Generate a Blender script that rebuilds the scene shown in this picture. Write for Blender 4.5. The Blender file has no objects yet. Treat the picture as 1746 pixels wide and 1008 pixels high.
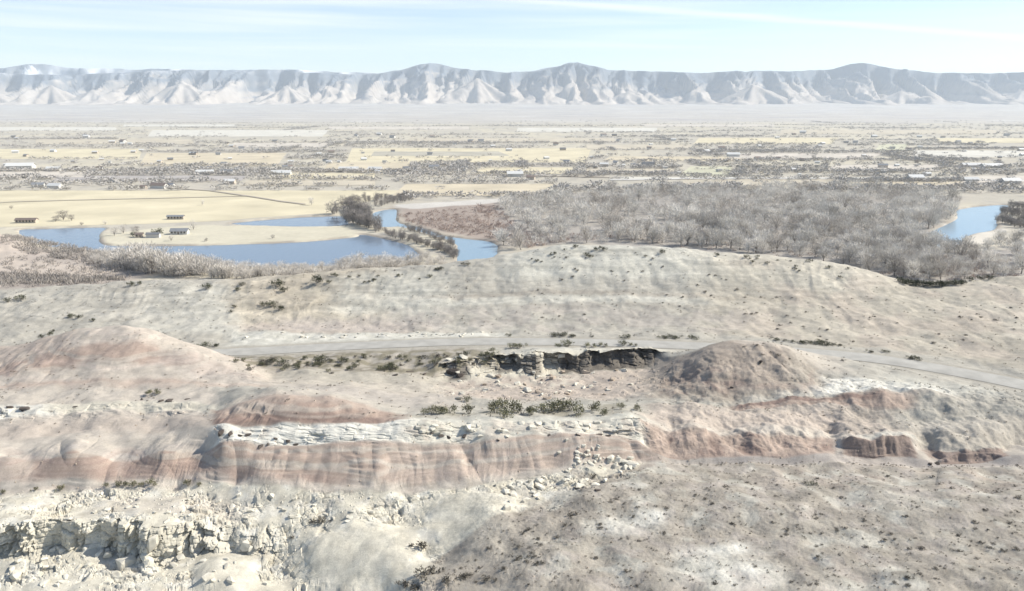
import bpy, math, random
import numpy as np
from mathutils import Vector

random.seed(7)
rng = np.random.default_rng(7)
R = math.radians
scene = bpy.context.scene
COL = scene.collection

# ------------------------------------------------------------------ camera
W0, H0, FPX = 1746.0, 1008.0, 1344.0
CAM_Z = 100.0
PITCH = math.atan(324.0 / FPX)
cam = bpy.data.cameras.new("camera")
cam_o = bpy.data.objects.new("camera", cam)
COL.objects.link(cam_o)
cam_o.location = (0, 0, CAM_Z)
cam_o.rotation_euler = (math.pi / 2 - PITCH, 0, 0)
cam.sensor_width = 36.0
cam.lens = 36.0 * FPX / W0
cam.clip_start = 1.0
cam.clip_end = 60000.0
scene.camera = cam_o

# ------------------------------------------------------------------ sky, sun, exposure
SUN_EL, SUN_AZ = R(39), R(78)          # azimuth clockwise from the viewing direction
world = bpy.data.worlds.new("World")
scene.world = world
world.use_nodes = True
nt = world.node_tree
nt.nodes.clear()
def N(t, tree, **kw):
    n = tree.nodes.new(t)
    for k, v in kw.items():
        setattr(n, k, v)
    return n
out = N("ShaderNodeOutputWorld", nt)
bg = N("ShaderNodeBackground", nt)
bg.inputs["Strength"].default_value = 0.115
sky = N("ShaderNodeTexSky", nt, sky_type='NISHITA', sun_disc=False)
sky.sun_elevation = SUN_EL
sky.sun_rotation = SUN_AZ
sky.altitude = 1400
sky.air_density = 1.0
sky.dust_density = 0.6
sky.ozone_density = 1.0
tc = N("ShaderNodeTexCoord", nt)
mp = N("ShaderNodeMapping", nt)
mp.inputs["Rotation"].default_value = (0, R(-3.0), 0)
mp.inputs["Scale"].default_value = (1.6, 1.6, 42.0)
n1 = N("ShaderNodeTexNoise", nt)
n1.inputs["Scale"].default_value = 1.0
n1.inputs["Detail"].default_value = 5.0
n1.inputs["Roughness"].default_value = 0.5
n1.inputs["Distortion"].default_value = 0.5
mp2 = N("ShaderNodeMapping", nt)
mp2.inputs["Scale"].default_value = (1.3, 1.3, 5.0)
mp2.inputs["Location"].default_value = (0.9, 0.2, 0.0)
n2 = N("ShaderNodeTexNoise", nt)
n2.inputs["Scale"].default_value = 1.1
n2.inputs["Detail"].default_value = 2.0
r1 = N("ShaderNodeMapRange", nt, interpolation_type='SMOOTHSTEP')
r1.inputs["From Min"].default_value = 0.42
r1.inputs["From Max"].default_value = 0.85
r2 = N("ShaderNodeMapRange", nt, interpolation_type='SMOOTHSTEP')
r2.inputs["From Min"].default_value = 0.30
r2.inputs["From Max"].default_value = 0.72
mul = N("ShaderNodeMath", nt, operation='MULTIPLY')
mixc = N("ShaderNodeMix", nt, data_type='RGBA')
mixc.inputs["B"].default_value = (7.4, 7.5, 7.55, 1)
L = nt.links.new
L(tc.outputs["Generated"], mp.inputs["Vector"]); L(mp.outputs[0], n1.inputs["Vector"])
L(tc.outputs["Generated"], mp2.inputs["Vector"]); L(mp2.outputs[0], n2.inputs["Vector"])
L(n1.outputs["Fac"], r1.inputs["Value"]); L(n2.outputs["Fac"], r2.inputs["Value"])
L(r1.outputs[0], mul.inputs[0]); L(r2.outputs[0], mul.inputs[1])
L(mul.outputs[0], mixc.inputs["Factor"]); L(sky.outputs[0], mixc.inputs["A"])
# one long thin cirrus streak
v1 = Vector(((700 - 873) / 1344, 1, 176 / 1344)); v2 = Vector(((1640 - 873) / 1344, 1, 112 / 1344))
pn = v1.cross(v2).normalized()
dt = N("ShaderNodeVectorMath", nt, operation='DOT_PRODUCT'); dt.inputs[1].default_value = pn
nv = N("ShaderNodeVectorMath", nt, operation='NORMALIZE')
wob = N("ShaderNodeMath", nt, operation='MULTIPLY_ADD'); wob.inputs[1].default_value = 0.012; wob.inputs[2].default_value = -0.006
sm = N("ShaderNodeMath", nt, operation='ADD'); ab = N("ShaderNodeMath", nt, operation='ABSOLUTE')
r3 = N("ShaderNodeMapRange", nt, interpolation_type='SMOOTHSTEP')
r3.inputs["From Min"].default_value = 0.0055; r3.inputs["From Max"].default_value = 0.0; r3.inputs["To Max"].default_value = 0.4
mul3 = N("ShaderNodeMath", nt, operation='MULTIPLY')
mix3 = N("ShaderNodeMix", nt, data_type='RGBA'); mix3.inputs["B"].default_value = (8.0, 7.9, 7.8, 1)
L(tc.outputs["Generated"], nv.inputs[0]); L(nv.outputs[0], dt.inputs[0])
L(n1.outputs["Fac"], wob.inputs[0]); L(wob.outputs[0], sm.inputs[0]); L(dt.outputs["Value"], sm.inputs[1]); L(sm.outputs[0], ab.inputs[0])
L(ab.outputs[0], r3.inputs["Value"]); L(r3.outputs[0], mul3.inputs[0]); L(r2.outputs[0], mul3.inputs[1])
L(r3.outputs[0], mix3.inputs["Factor"]); L(mixc.outputs["Result"], mix3.inputs["A"])
L(mix3.outputs["Result"], bg.inputs["Color"]); L(bg.outputs[0], out.inputs["Surface"])

sun = bpy.data.lights.new("sun", 'SUN')
sun.energy = 5.0
sun.angle = R(0.5)
sun.color = (1.0, 0.945, 0.84)
sun_o = bpy.data.objects.new("sun", sun)
COL.objects.link(sun_o)
to_sun = (math.cos(SUN_EL) * math.sin(SUN_AZ), math.cos(SUN_EL) * math.cos(SUN_AZ), math.sin(SUN_EL))
sun_o.rotation_euler = Vector(to_sun).to_track_quat('Z', 'Y').to_euler()
sun_o.location = (300, 100, 400)

vs = scene.view_settings
vs.view_transform = 'Standard'
vs.look = 'None'
vs.exposure = 0.46
vs.gamma = 1.0
vs.use_curve_mapping = False
scene.render.engine = 'CYCLES'
cy = scene.cycles
cy.use_denoising = True
cy.max_bounces = 5
cy.diffuse_bounces = 2
cy.glossy_bounces = 2
cy.transmission_bounces = 2
cy.volume_bounces = 1
cy.sample_clamp_indirect = 6.0

# ------------------------------------------------------------------ helpers: projection
CP, SP = math.cos(PITCH), math.sin(PITCH)
def slope(py):                                   # (CAM_Z - z) / Y along the ray of row py
    v = (504.0 - py) / FPX
    return (SP - v * CP) / (CP + v * SP)
def tan_az(px, py):                              # x / Y
    v = (504.0 - py) / FPX
    return ((px - 873.0) / FPX) / (CP + v * SP)
def at(px, py, z=0.0):                           # ground point at height z under a bearing and dip
    Y = (CAM_Z - z) / slope(py)
    return tan_az(px, py) * Y, Y
def project(x, y, z):
    dz = z - CAM_Z
    f = y * CP - dz * SP
    return 873 + FPX * x / f, 504 - FPX * (y * SP + dz * CP) / f

# ------------------------------------------------------------------ helpers: noise
_perm = {}
def perlin(x, y, seed=0):
    x = np.asarray(x, dtype=np.float64); y = np.asarray(y, dtype=np.float64)
    if seed not in _perm:
        g = np.random.default_rng(1000 + seed)
        p = g.permutation(512)
        a = g.random(512) * 2 * np.pi
        _perm[seed] = (p, np.cos(a), np.sin(a))
    p, ca, sa = _perm[seed]
    xi = np.floor(x).astype(np.int64); yi = np.floor(y).astype(np.int64)
    xf = x - xi; yf = y - yi
    u = xf * xf * xf * (xf * (xf * 6 - 15) + 10); v = yf * yf * yf * (yf * (yf * 6 - 15) + 10)
    def g(ix, iy, dx, dy):
        h = p[(p[ix & 511] + iy) & 511]
        return ca[h] * dx + sa[h] * dy
    n00 = g(xi, yi, xf, yf); n10 = g(xi + 1, yi, xf - 1, yf)
    n01 = g(xi, yi + 1, xf, yf - 1); n11 = g(xi + 1, yi + 1, xf - 1, yf - 1)
    a = n00 + u * (n10 - n00); b = n01 + u * (n11 - n01)
    return (a + v * (b - a)) * 1.5
def fbm(x, y, oct=4, seed=0, gain=0.5):
    s = 0; a = 1.0; f = 1.0
    for i in range(oct):
        s = s + a * perlin(x * f + 17.3 * i, y * f - 9.1 * i, seed + i); a *= gain; f *= 2.03
    return s
def ridged(x, y, oct=3, seed=0):
    s = 0; a = 1.0; f = 1.0
    for i in range(oct):
        s = s + a * (1 - np.abs(perlin(x * f + 5.1 * i, y * f, seed + i)) * 2); a *= 0.5; f *= 2.1
    return s / 1.75
def cell(x, y, seed=0):                          # blocky cells: id value in -1..1 and distance to the cell border
    x = np.asarray(x); y = np.asarray(y)
    g = np.random.default_rng(500 + seed)
    tab = g.random((256, 3))
    xi = np.floor(x).astype(np.int64); yi = np.floor(y).astype(np.int64)
    best = np.full(x.shape, 9.0); sec = np.full(x.shape, 9.0); val = np.zeros(x.shape)
    for dx in (-1, 0, 1):
        for dy in (-1, 0, 1):
            cx, cyy = xi + dx, yi + dy
            h = (cx * 73 + cyy * 151 + ((cx * cyy) & 63) * 7) & 255
            d = (cx + tab[h, 0] - x) ** 2 + (cyy + tab[h, 1] - y) ** 2
            m = d < best
            sec = np.where(m, best, np.minimum(sec, d))
            val = np.where(m, tab[h, 2] * 2 - 1, val)
            best = np.where(m, d, best)
    return val, np.sqrt(sec) - np.sqrt(best)
def sstep(a, b, x):
    t = np.clip((x - a) / (b - a), 0, 1)
    return t * t * (3 - 2 * t)

# ------------------------------------------------------------------ helpers: meshes and objects
def mesh_np(name, verts, faces, mat=None, smooth=False):
    verts = np.asarray(verts, dtype=np.float32); faces = np.asarray(faces, dtype=np.int32)
    me = bpy.data.meshes.new(name)
    nf, k = faces.shape
    me.vertices.add(len(verts)); me.vertices.foreach_set("co", verts.ravel())
    me.loops.add(nf * k); me.loops.foreach_set("vertex_index", faces.ravel())
    me.polygons.add(nf)
    me.polygons.foreach_set("loop_start", np.arange(0, nf * k, k, dtype=np.int32))
    me.polygons.foreach_set("loop_total", np.full(nf, k, dtype=np.int32))
    me.polygons.foreach_set("use_smooth", np.full(nf, smooth, dtype=bool))
    me.update(calc_edges=True)
    if mat: me.materials.append(mat)
    return me
def set_col(me, col, name="Col"):
    ca = me.color_attributes.new(name, 'FLOAT_COLOR', 'POINT')
    c = np.ones((len(me.vertices), 4), dtype=np.float32); c[:, :3] = col
    ca.data.foreach_set("color", c.ravel())
def link(name, me, parent=None, loc=None, rz=0.0, sc=None):
    o = bpy.data.objects.new(name, me)
    COL.objects.link(o)
    if parent: o.parent = parent
    if loc is not None: o.location = loc
    if rz: o.rotation_euler = (0, 0, rz)
    if sc is not None: o.scale = sc if hasattr(sc, '__len__') else (sc, sc, sc)
    return o
def tag(o, label=None, cat=None, group=None, kind=None):
    if label: o['label'] = label
    if cat: o['category'] = cat
    if group: o['group'] = group
    if kind: o['kind'] = kind
    return o
def grid_faces(nr, nc):
    i = np.arange(nr - 1)[:, None] * nc + np.arange(nc - 1)[None, :]
    return np.stack([i, i + 1, i + 1 + nc, i + nc], -1).reshape(-1, 4)
class MB:
    def __init__(s): s.v = []; s.f = []
    def add(s, v, f):
        b = len(s.v); s.v += [tuple(p) for p in v]; s.f += [tuple(b + i for i in q) for q in f]
    def box(s, x0, x1, y0, y1, z0, z1):
        s.add([(x0,y0,z0),(x1,y0,z0),(x1,y1,z0),(x0,y1,z0),(x0,y0,z1),(x1,y0,z1),(x1,y1,z1),(x0,y1,z1)],
              [(0,3,2,1),(4,5,6,7),(0,1,5,4),(1,2,6,5),(2,3,7,6),(3,0,4,7)])
    def mesh(s, name, mat):
        me = bpy.data.meshes.new(name); me.from_pydata(s.v, [], s.f); me.update()
        me.materials.append(mat); return me

# ------------------------------------------------------------------ materials
def new_mat(name):
    m = bpy.data.materials.new(name); m.use_nodes = True
    t = m.node_tree; b = t.nodes["Principled BSDF"]
    b.inputs["Specular IOR Level"].default_value = 0.15
    return m, t, b
def terrain_mat(name, scales, bump, dist, mottling, rough=0.95):
    m, t, b = new_mat(name)
    b.inputs["Roughness"].default_value = rough
    at_ = N("ShaderNodeAttribute", t, attribute_name="Col")
    geo = N("ShaderNodeNewGeometry", t)
    prev = at_.outputs["Color"]
    for i, (sc, amt) in enumerate(zip(scales, mottling)):
        n = N("ShaderNodeTexNoise", t); n.inputs["Scale"].default_value = sc
        n.inputs["Detail"].default_value = 6.0; n.inputs["Roughness"].default_value = 0.65
        t.links.new(geo.outputs["Position"], n.inputs["Vector"])
        mr = N("ShaderNodeMapRange", t)
        mr.inputs["From Min"].default_value = 0.25; mr.inputs["From Max"].default_value = 0.75
        mr.inputs["To Min"].default_value = 1 - amt; mr.inputs["To Max"].default_value = 1 + amt * 0.7
        t.links.new(n.outputs["Fac"], mr.inputs["Value"])
        mx = N("ShaderNodeMix", t, data_type='RGBA', blend_type='MULTIPLY')
        mx.inputs["Factor"].default_value = 1.0
        t.links.new(prev, mx.inputs["A"]); t.links.new(mr.outputs[0], mx.inputs["B"])
        prev = mx.outputs["Result"]
    t.links.new(prev, b.inputs["Base Color"])
    if bump:
        n = N("ShaderNodeTexNoise", t); n.inputs["Scale"].default_value = scales[-1]
        n.inputs["Detail"].default_value = 8.0; n.inputs["Roughness"].default_value = 0.7
        t.links.new(geo.outputs["Position"], n.inputs["Vector"])
        bp = N("ShaderNodeBump", t); bp.inputs["Strength"].default_value = bump; bp.inputs["Distance"].default_value = dist
        t.links.new(n.outputs["Fac"], bp.inputs["Height"]); t.links.new(bp.outputs[0], b.inputs["Normal"])
    return m
def plain_mat(name, col, var=0.12, scale=0.8, rough=0.9, island=False, obj_var=0.0, bump=0.0):
    m, t, b = new_mat(name)
    b.inputs["Roughness"].default_value = rough
    geo = N("ShaderNodeNewGeometry", t); oi = N("ShaderNodeObjectInfo", t)
    n = N("ShaderNodeTexNoise", t); n.inputs["Scale"].default_value = scale; n.inputs["Detail"].default_value = 5.0
    t.links.new(geo.outputs["Position"], n.inputs["Vector"])
    def rngnode(src, lo, hi, amt):
        mr = N("ShaderNodeMapRange", t)
        mr.inputs["From Min"].default_value = lo; mr.inputs["From Max"].default_value = hi
        mr.inputs["To Min"].default_value = 1 - amt; mr.inputs["To Max"].default_value = 1 + amt
        t.links.new(src, mr.inputs["Value"]); return mr.outputs[0]
    prev = None
    facs = [rngnode(n.outputs["Fac"], .25, .75, var)]
    if island: facs.append(rngnode(geo.outputs["Random Per Island"], 0, 1, island))
    if obj_var: facs.append(rngnode(oi.outputs["Random"], 0, 1, obj_var))
    cur = facs[0]
    for f in facs[1:]:
        mm = N("ShaderNodeMath", t, operation='MULTIPLY'); t.links.new(cur, mm.inputs[0]); t.links.new(f, mm.inputs[1]); cur = mm.outputs[0]
    mx = N("ShaderNodeMix", t, data_type='RGBA', blend_type='MULTIPLY'); mx.inputs["Factor"].default_value = 1
    mx.inputs["A"].default_value = (*col, 1); t.links.new(cur, mx.inputs["B"])
    t.links.new(mx.outputs["Result"], b.inputs["Base Color"])
    if bump:
        bp = N("ShaderNodeBump", t); bp.inputs["Strength"].default_value = bump; bp.inputs["Distance"].default_value = 0.2
        t.links.new(n.outputs["Fac"], bp.inputs["Height"]); t.links.new(bp.outputs[0], b.inputs["Normal"])
    return m
M = {}
M['badland'] = terrain_mat("badland soil", (0.18, 0.9, 3.0, 9.0), 0.5, 0.22, (0.07, 0.10, 0.13, 0.20))
M['valley'] = terrain_mat("valley soil", (0.004, 0.03, 0.2), 0.0, 0.0, (0.10, 0.12, 0.10))
M['mountain'] = terrain_mat("mountain shale", (0.0015, 0.008), 0.0, 0.0, (0.12, 0.15))
M['asphalt'] = plain_mat("asphalt", (0.39, 0.375, 0.34), 0.16, 0.35, 0.9)
M['rock_white'] = plain_mat("pale sandstone", (0.60, 0.56, 0.47), 0.18, 1.3, 0.95, obj_var=0.15, bump=0.5)
M['rock_brown'] = plain_mat("brown sandstone", (0.40, 0.33, 0.26), 0.2, 1.3, 0.95, obj_var=0.2, bump=0.5)
M['rock_dark'] = plain_mat("varnished sandstone and ledge shade", (0.09, 0.075, 0.065), 0.25, 1.3, 0.9, obj_var=0.25, bump=0.5)  # also on the rocks that stand in for shadow at the white ledge
M['bark'] = plain_mat("grey bark", (0.24, 0.215, 0.19), 0.15, 2.0)
M['twig'] = plain_mat("bare twigs", (0.70, 0.66, 0.595), 0.22, 0.035, island=0.18, obj_var=0.22)
M['twig_dark'] = plain_mat("dark twigs", (0.29, 0.26, 0.235), 0.1, 0.05, island=0.25, obj_var=0.2)
M['twig_pale'] = plain_mat("pale twigs", (0.67, 0.62, 0.555), 0.08, 0.05, island=0.15, obj_var=0.12)
M['twig_red'] = plain_mat("willow stems", (0.42, 0.33, 0.28), 0.1, 0.03, island=0.2)
M['twig_far'] = plain_mat("far bare trees", (0.45, 0.42, 0.385), 0.14, 0.02, island=0.1)
M['juniper'] = plain_mat("juniper leaves", (0.085, 0.088, 0.055), 0.15, 1.0, island=0.4, obj_var=0.25)
M['grease'] = plain_mat("greasewood leaves", (0.165, 0.16, 0.095), 0.15, 1.0, island=0.4, obj_var=0.25)
M['sage'] = plain_mat("sage leaves", (0.14, 0.125, 0.10), 0.15, 1.0, island=0.35, obj_var=0.3)
M['white_wall'] = plain_mat("white wall", (0.60, 0.58, 0.54), 0.04, 0.3, 0.7, obj_var=0.08)
M['tan_wall'] = plain_mat("tan wall", (0.50, 0.43, 0.35), 0.05, 0.3, 0.8, obj_var=0.2)
M['roof_grey'] = plain_mat("grey roof", (0.19, 0.195, 0.205), 0.06, 0.3, 0.6, obj_var=0.3)
M['roof_white'] = plain_mat("white metal roof", (0.66, 0.65, 0.62), 0.04, 0.3, 0.5)
M['roof_brown'] = plain_mat("brown roof", (0.20, 0.16, 0.14), 0.06, 0.3, 0.8, obj_var=0.3)
M['glass'] = plain_mat("window glass", (0.03, 0.035, 0.04), 0.05, 0.3, 0.15)
def water_mat(name, col, rough, bump, scale):
    m, t, b = new_mat(name)
    b.inputs["Base Color"].default_value = (*col, 1)
    b.inputs["Roughness"].default_value = rough
    b.inputs["Specular IOR Level"].default_value = 0.5
    b.inputs["IOR"].default_value = 1.33
    geo = N("ShaderNodeNewGeometry", t); mpn = N("ShaderNodeMapping", t)
    mpn.inputs["Scale"].default_value = (1.0, 0.35, 1.0)
    n = N("ShaderNodeTexNoise", t); n.inputs["Scale"].default_value = scale; n.inputs["Detail"].default_value = 4.0
    t.links.new(geo.outputs["Position"], mpn.inputs["Vector"]); t.links.new(mpn.outputs[0], n.inputs["Vector"])
    bp = N("ShaderNodeBump", t); bp.inputs["Strength"].default_value = bump; bp.inputs["Distance"].default_value = 0.5
    t.links.new(n.outputs["Fac"], bp.inputs["Height"]); t.links.new(bp.outputs[0], b.inputs["Normal"])
    return m
M['lake'] = water_mat("lake water", (0.165, 0.215, 0.28), 0.12, 0.25, 0.25)
M['river'] = water_mat("river water", (0.23, 0.32, 0.39), 0.15, 0.25, 0.2)

# ================================================================== THE BADLAND HILLS
# Feature lines of the hills (edges of ledges, feet of slopes, crests, the road), from near to far.
# Each point: bearing column, dip row (or ('z', height) where a crest hides it), distance in metres.
def Z(h): return ('z', h)
ROADC = [(-400,Z(45.8),150),(0,Z(45.8),162),(200,Z(45.7),168),(390,602,170),(600,590,174),(800,582,176),(1000,583.5,175),
         (1100,587,173.5),(1240,592,171),(1330,597.5,169),(1420,604,166),(1500,611.5,162.5),(1650,638,153),(1746,657,146),(2100,Z(47.5),125)]
LINES = [
 [(0,Z(38),30),(873,Z(44),30),(1746,Z(47),30)],
 [(0,1150,74),(600,1150,72),(1000,1150,63),(1746,1150,58)],
 [(0,1000,88),(400,1000,88),(520,1000,89),(650,1000,86),(720,1000,82),(900,1000,79),(1300,1000,77),(1746,1000,75)],
 [(0,950,94),(120,948,94.3),(240,952,94),(330,955,93.5),(420,945,95),(500,955,93),(600,965,90.5),(690,968,88),(760,955,88),(900,930,87.5),(1200,920,88),(1746,920,86)],
 [(0,893,95.3),(120,896,95.4),(250,893,95.5),(330,898,95.7),(400,905,97),(480,905,97.5),(600,892,97.5),(690,902,97),(760,905,96),(850,880,96),(930,866,96),(1100,850,97),(1400,850,98),(1746,850,96)],
 [(0,845,105),(100,838,106),(200,832,106),(350,828,106),(450,834,103.8),(560,843,102.6),(700,843,102.6),(800,833,103.8),(900,815,106),(1000,798,108.5),(1100,790,110.5),(1200,794,111.5),(1400,793,112),(1746,800,110)],
 [(-200,780,112),(0,775,112),(60,792,111),(130,768,111),(205,792,112),(280,765,111.5),(345,780,112.5),(380,752,111),(500,757,111.2),(600,756,111),(700,757,111.5),(800,752,112),(900,748,112.6),(1050,740,114),(1090,748,114),(1120,774,112.4),(1150,782,112),(1180,782,112.3),(1240,778,113),(1300,779,113),(1380,774,113.8),(1412,772,114.5),(1440,780,114.6),(1500,779,115),(1545,775,115),(1575,778,113),(1610,792,112.6),(1660,789,113),(1700,784,113),(1746,775,112)],
 [(-200,755,118),(0,752,118),(130,738,120),(280,738,119),(345,730,117),(380,724,115.5),(500,722,115),(620,724,114.8),(700,715,115.8),(780,722,115.6),(850,718,116.3),(950,722,116.2),(1000,714,117.2),(1080,710,118.5),(1110,724,118.5),(1150,736,118),(1180,733,118.2),(1240,740,119),(1300,736,119),(1370,740,119),(1412,752,121),(1440,748,116.4),(1500,745,116.8),(1545,748,117.2),(1575,760,119),(1610,768,114.4),(1660,764,114.8),(1700,766,116),(1746,752,120)],
 [(-200,705,128),(0,700,128),(100,695,129),(250,690,129),(340,694,127),(375,702,121.5),(420,682,122.5),(480,672,123),(560,679,123),(650,700,121.5),(690,708,120.5),(850,700,125),(1000,698,126),(1100,695,128),(1250,700,128),(1400,695,130),(1500,720,125),(1620,715,125),(1746,700,126)],
 [(-200,670,136),(0,665,136),(200,662,136),(400,660,136),(480,658,136),(600,665,135),(750,685,134),(900,690,134),(1050,690,133),(1130,682,135),(1250,690,132),(1340,678,134),(1500,665,134),(1590,665,133),(1650,685,130),(1746,680,130)],
 [(-200,640,152),(0,612,155),(80,580,157),(150,562,158),(200,556,158),(250,561,158),(320,584,157),(400,618,155),(460,641,152),(600,645,150),(700,648,151),(760,652,153.5),(850,645,156),(950,638,159),(1050,632,161),(1115,625,161.5),(1160,612,157),(1200,592,154),(1240,581,153.5),(1300,583,153),(1340,592,152),(1400,628,148),(1500,645,144),(1590,655,140),(1746,672,135)],
 [(-200,Z(46.5),168),(0,Z(47),170),(200,Z(46.5),169),(340,Z(46.3),166),(400,608,167),(500,609,165),(600,613,163),(700,621,161.5),(760,620,158),(800,612,160.5),(850,606,161.5),(950,600,163),(1050,597,164.5),(1120,597,166),(1160,Z(47.5),166),(1240,Z(47.5),166),(1340,593,161),(1400,603,158.5),(1500,622,153),(1600,645,146.5),(1746,668,139)],
 'road-', 'road+',
 [(-300,Z(46.6),182),(0,555,189),(300,560,188),(600,566,185.5),(1000,563,187),(1200,566,186),(1300,573,183),(1500,592,173),(1650,612,164),(1746,630,155),(2000,Z(48),145)],
 [(0,520,203),(300,515,205),(600,513,206),(800,505,209),(1000,497,212),(1300,508,208),(1560,540,195),(1746,548,188)],
 [(-300,503,212),(0,500,212),(100,492,215),(200,485,217),(300,480,219),(400,481,220),(500,471,222),(600,462,224),(700,456,226),(800,448,229),(850,438,231),(940,423,234),(1000,419,235),(1100,421,235),(1200,430,233),(1300,438,231),(1400,447,229),(1450,456,227),(1500,471,224),(1550,484,221),(1600,487,220),(1700,476,221),(1746,471,222),(2000,455,224)],
]
NROWS = [5, 30, 44, 56, 60, 70, 46, 44, 32, 76, 54, 22, 8, 22, 46, 60, 10, 12]
# columns: fine in front of the camera, coarse to the sides
s_f = np.linspace(-0.74, 0.74, 900)
sd_ = 0.745 + 0.955 * np.linspace(0, 1, 80) ** 1.6
S = np.concatenate([-sd_[::-1], s_f, sd_])
NC = len(S)
def resolve(pts, dy=0.0):
    a = []
    for px, py, Y in pts:
        if isinstance(py, tuple):
            z = py[1]; sx = tan_az(px, 600)
        else:
            z = CAM_Z - slope(py) * Y; sx = tan_az(px, py)
        a.append((sx, Y + dy, z))
    a.sort()
    return np.array(a)
def smooth1(a, w):
    k = np.exp(-0.5 * (np.arange(-3 * w, 3 * w + 1) / w) ** 2); k /= k.sum()
    p = np.pad(a, 3 * w, mode='edge')
    return np.convolve(p, k, 'valid')
LY, LZ = [], []
for ln in LINES:
    w = 5
    if ln == 'road-': a = resolve(ROADC, -3.4); w = 25
    elif ln == 'road+': a = resolve(ROADC, 3.4); w = 25
    else: a = resolve(ln)
    LY.append(smooth1(np.interp(S, a[:, 0], a[:, 1]), w)); LZ.append(smooth1(np.interp(S, a[:, 0], a[:, 2]), w))
LY.append(LY[-1] + 22); LZ.append(LZ[-1] - 6)
LY.append(LY[-1] + 175); LZ.append(np.full(NC, -6.0))
LY = np.array(LY); LZ = np.array(LZ)
for k in range(1, len(LY)):                      # keep the lines in order
    LY[k] = np.maximum(LY[k], LY[k - 1] + 0.35)
# monotone cubic along the distance for every column
h = np.diff(LY, axis=0); dl = np.diff(LZ, axis=0) / h
mslope = np.zeros_like(LZ)
mslope[0] = dl[0]; mslope[-1] = dl[-1]
sg = dl[:-1] * dl[1:] > 0
w1 = 2 * h[1:] + h[:-1]; w2 = h[1:] + 2 * h[:-1]
with np.errstate(divide='ignore', invalid='ignore'):
    hm = (w1 + w2) / (w1 / dl[:-1] + w2 / dl[1:])
mslope[1:-1] = np.where(sg, hm, 0.0)
rowsY, rowsZ, rowsV = [], [], []
for k, n in enumerate(NROWS):
    ts = np.linspace(0, 1, n, endpoint=False)
    if k == len(NROWS) - 1: ts = np.linspace(0, 1, n)
    for t in ts:
        h00 = 2*t**3 - 3*t**2 + 1; h10 = t**3 - 2*t**2 + t; h01 = -2*t**3 + 3*t**2; h11 = t**3 - t**2
        rowsY.append(LY[k] + t * h[k])
        rowsZ.append(h00 * LZ[k] + h10 * h[k] * mslope[k] + h01 * LZ[k + 1] + h11 * h[k] * mslope[k + 1])
        rowsV.append(k + t)
TY = np.array(rowsY); TZ = np.array(rowsZ); V = np.array(rowsV)[:, None] * np.ones((1, NC))
NR = len(TY)
TX = S[None, :] * TY
PX0, PY0 = project(TX, TY, TZ)                   # bearing of each undisplaced point, used only to read the feature tables
def band(px0, px1, v0, v1, sp=15.0, sv=0.12, wob=0.0):
    pw = PX0 + wob * NOI1; vw = V + 0.004 * wob * NOI2
    return sstep(px0 - sp, px0 + sp, pw) * (1 - sstep(px1 - sp, px1 + sp, pw)) * sstep(v0 - sv, v0 + sv, vw) * (1 - sstep(v1 - sv, v1 + sv, vw))
NOI1 = fbm(TX / 6, TY / 6, 4, 3); NOI2 = fbm(TX / 5, TY / 5, 4, 11)
def h2(a, b, seed):
    tab = np.random.default_rng(900 + seed).random(1024)
    return tab[(a * 131 + b * 57 + ((a * 7) ^ (b * 13))) & 1023]
def jointed(u, w, wu, ww, seed):                 # blocks split by joints: value -1..1 and metres to the nearest joint
    uu = u / wu + 0.45 * perlin(u / wu * .6, 0 * u + seed, 7)
    ci = np.floor(uu).astype(np.int64); fu = uu - ci
    hh_ = h2(ci, 0 * ci + 3, seed)
    wv = w / (ww * (.6 + .8 * hh_)) + 7 * hh_ + .12 * fu
    ri = np.floor(wv).astype(np.int64); fw = wv - ri
    val = h2(ci, ri, seed + 1) * 2 - 1
    e = np.minimum(np.minimum(fu, 1 - fu) * wu, np.minimum(fw, 1 - fw) * ww)
    return val, e
# ---- relief
zx, zy, zz = TX.copy(), TY.copy(), TZ.copy()
off_road = 1 - sstep(11.5, 11.95, V) * (1 - sstep(13.05, 13.5, V))
inframe = off_road
zz += off_road * (0.55 * fbm(TX / 9, TY / 9, 3, 21) + 0.07 * fbm(TX / 1.7, TY / 1.7, 3, 31) * sstep(-.3, .5, fbm(TX / 8, TY / 8, 2, 35)))
# rills on the badland slopes: ridges run down-slope (mostly along the view), wavelength 1.5 - 4 m
def rill(wl, amp, mask, seed, warp=0.7):
    wx = TX + warp * wl * 0.5 * fbm(TX / (2.2 * wl), TY / (3 * wl), 3, seed + 50)
    wx = wx * (1 + 0.15 * np.sin(TX / 23.0 + seed))
    r = ridged(wx / wl, TY / (wl * 4), 3, seed)
    keep = 0.15 + 0.85 * sstep(-.25, .55, fbm(TX / (4 * wl), TY / (6 * wl), 2, seed + 90))
    return amp * mask * keep * (r - 0.5)
red = band(340, 1130, 5.1, 5.95, 20, 0.15) 
def lobes(wl, seed, warp=.6):                    # rounded bodies parted by sharp gullies
    wx = TX + warp * wl * .5 * fbm(TX / (2 * wl), TY / (3 * wl), 2, seed + 50) + .25 * (TY - 108)
    return np.abs(perlin(wx / wl, TY / (wl * 3.5), seed)) ** .8 * 2.2 - .55
zz += 0.48 * red * lobes(11.5, 41, 1.4) + .10 * red * lobes(3.1, 42, 1.2)
zz += rill(2.0, 0.18, red, 44)
zz += 0.7 * red * fbm(TX / 9, TY / 20, 3, 45)
lm = band(-300, 350, 5.0, 6.6, 20, 0.3)
zz += .5 * lm * lobes(9.0, 47, 1.2) + rill(2.4, .2, lm, 48)
hill = band(-300, 470, 9.1, 10.0, 30, 0.25)
zz += .22 * hill * lobes(11, 51, 1.2) + rill(3.0, 0.14, hill, 52)
mound = band(370, 690, 7.05, 7.9, 10, 0.2)
zz += rill(3.2, 0.4, mound, 54)
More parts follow.
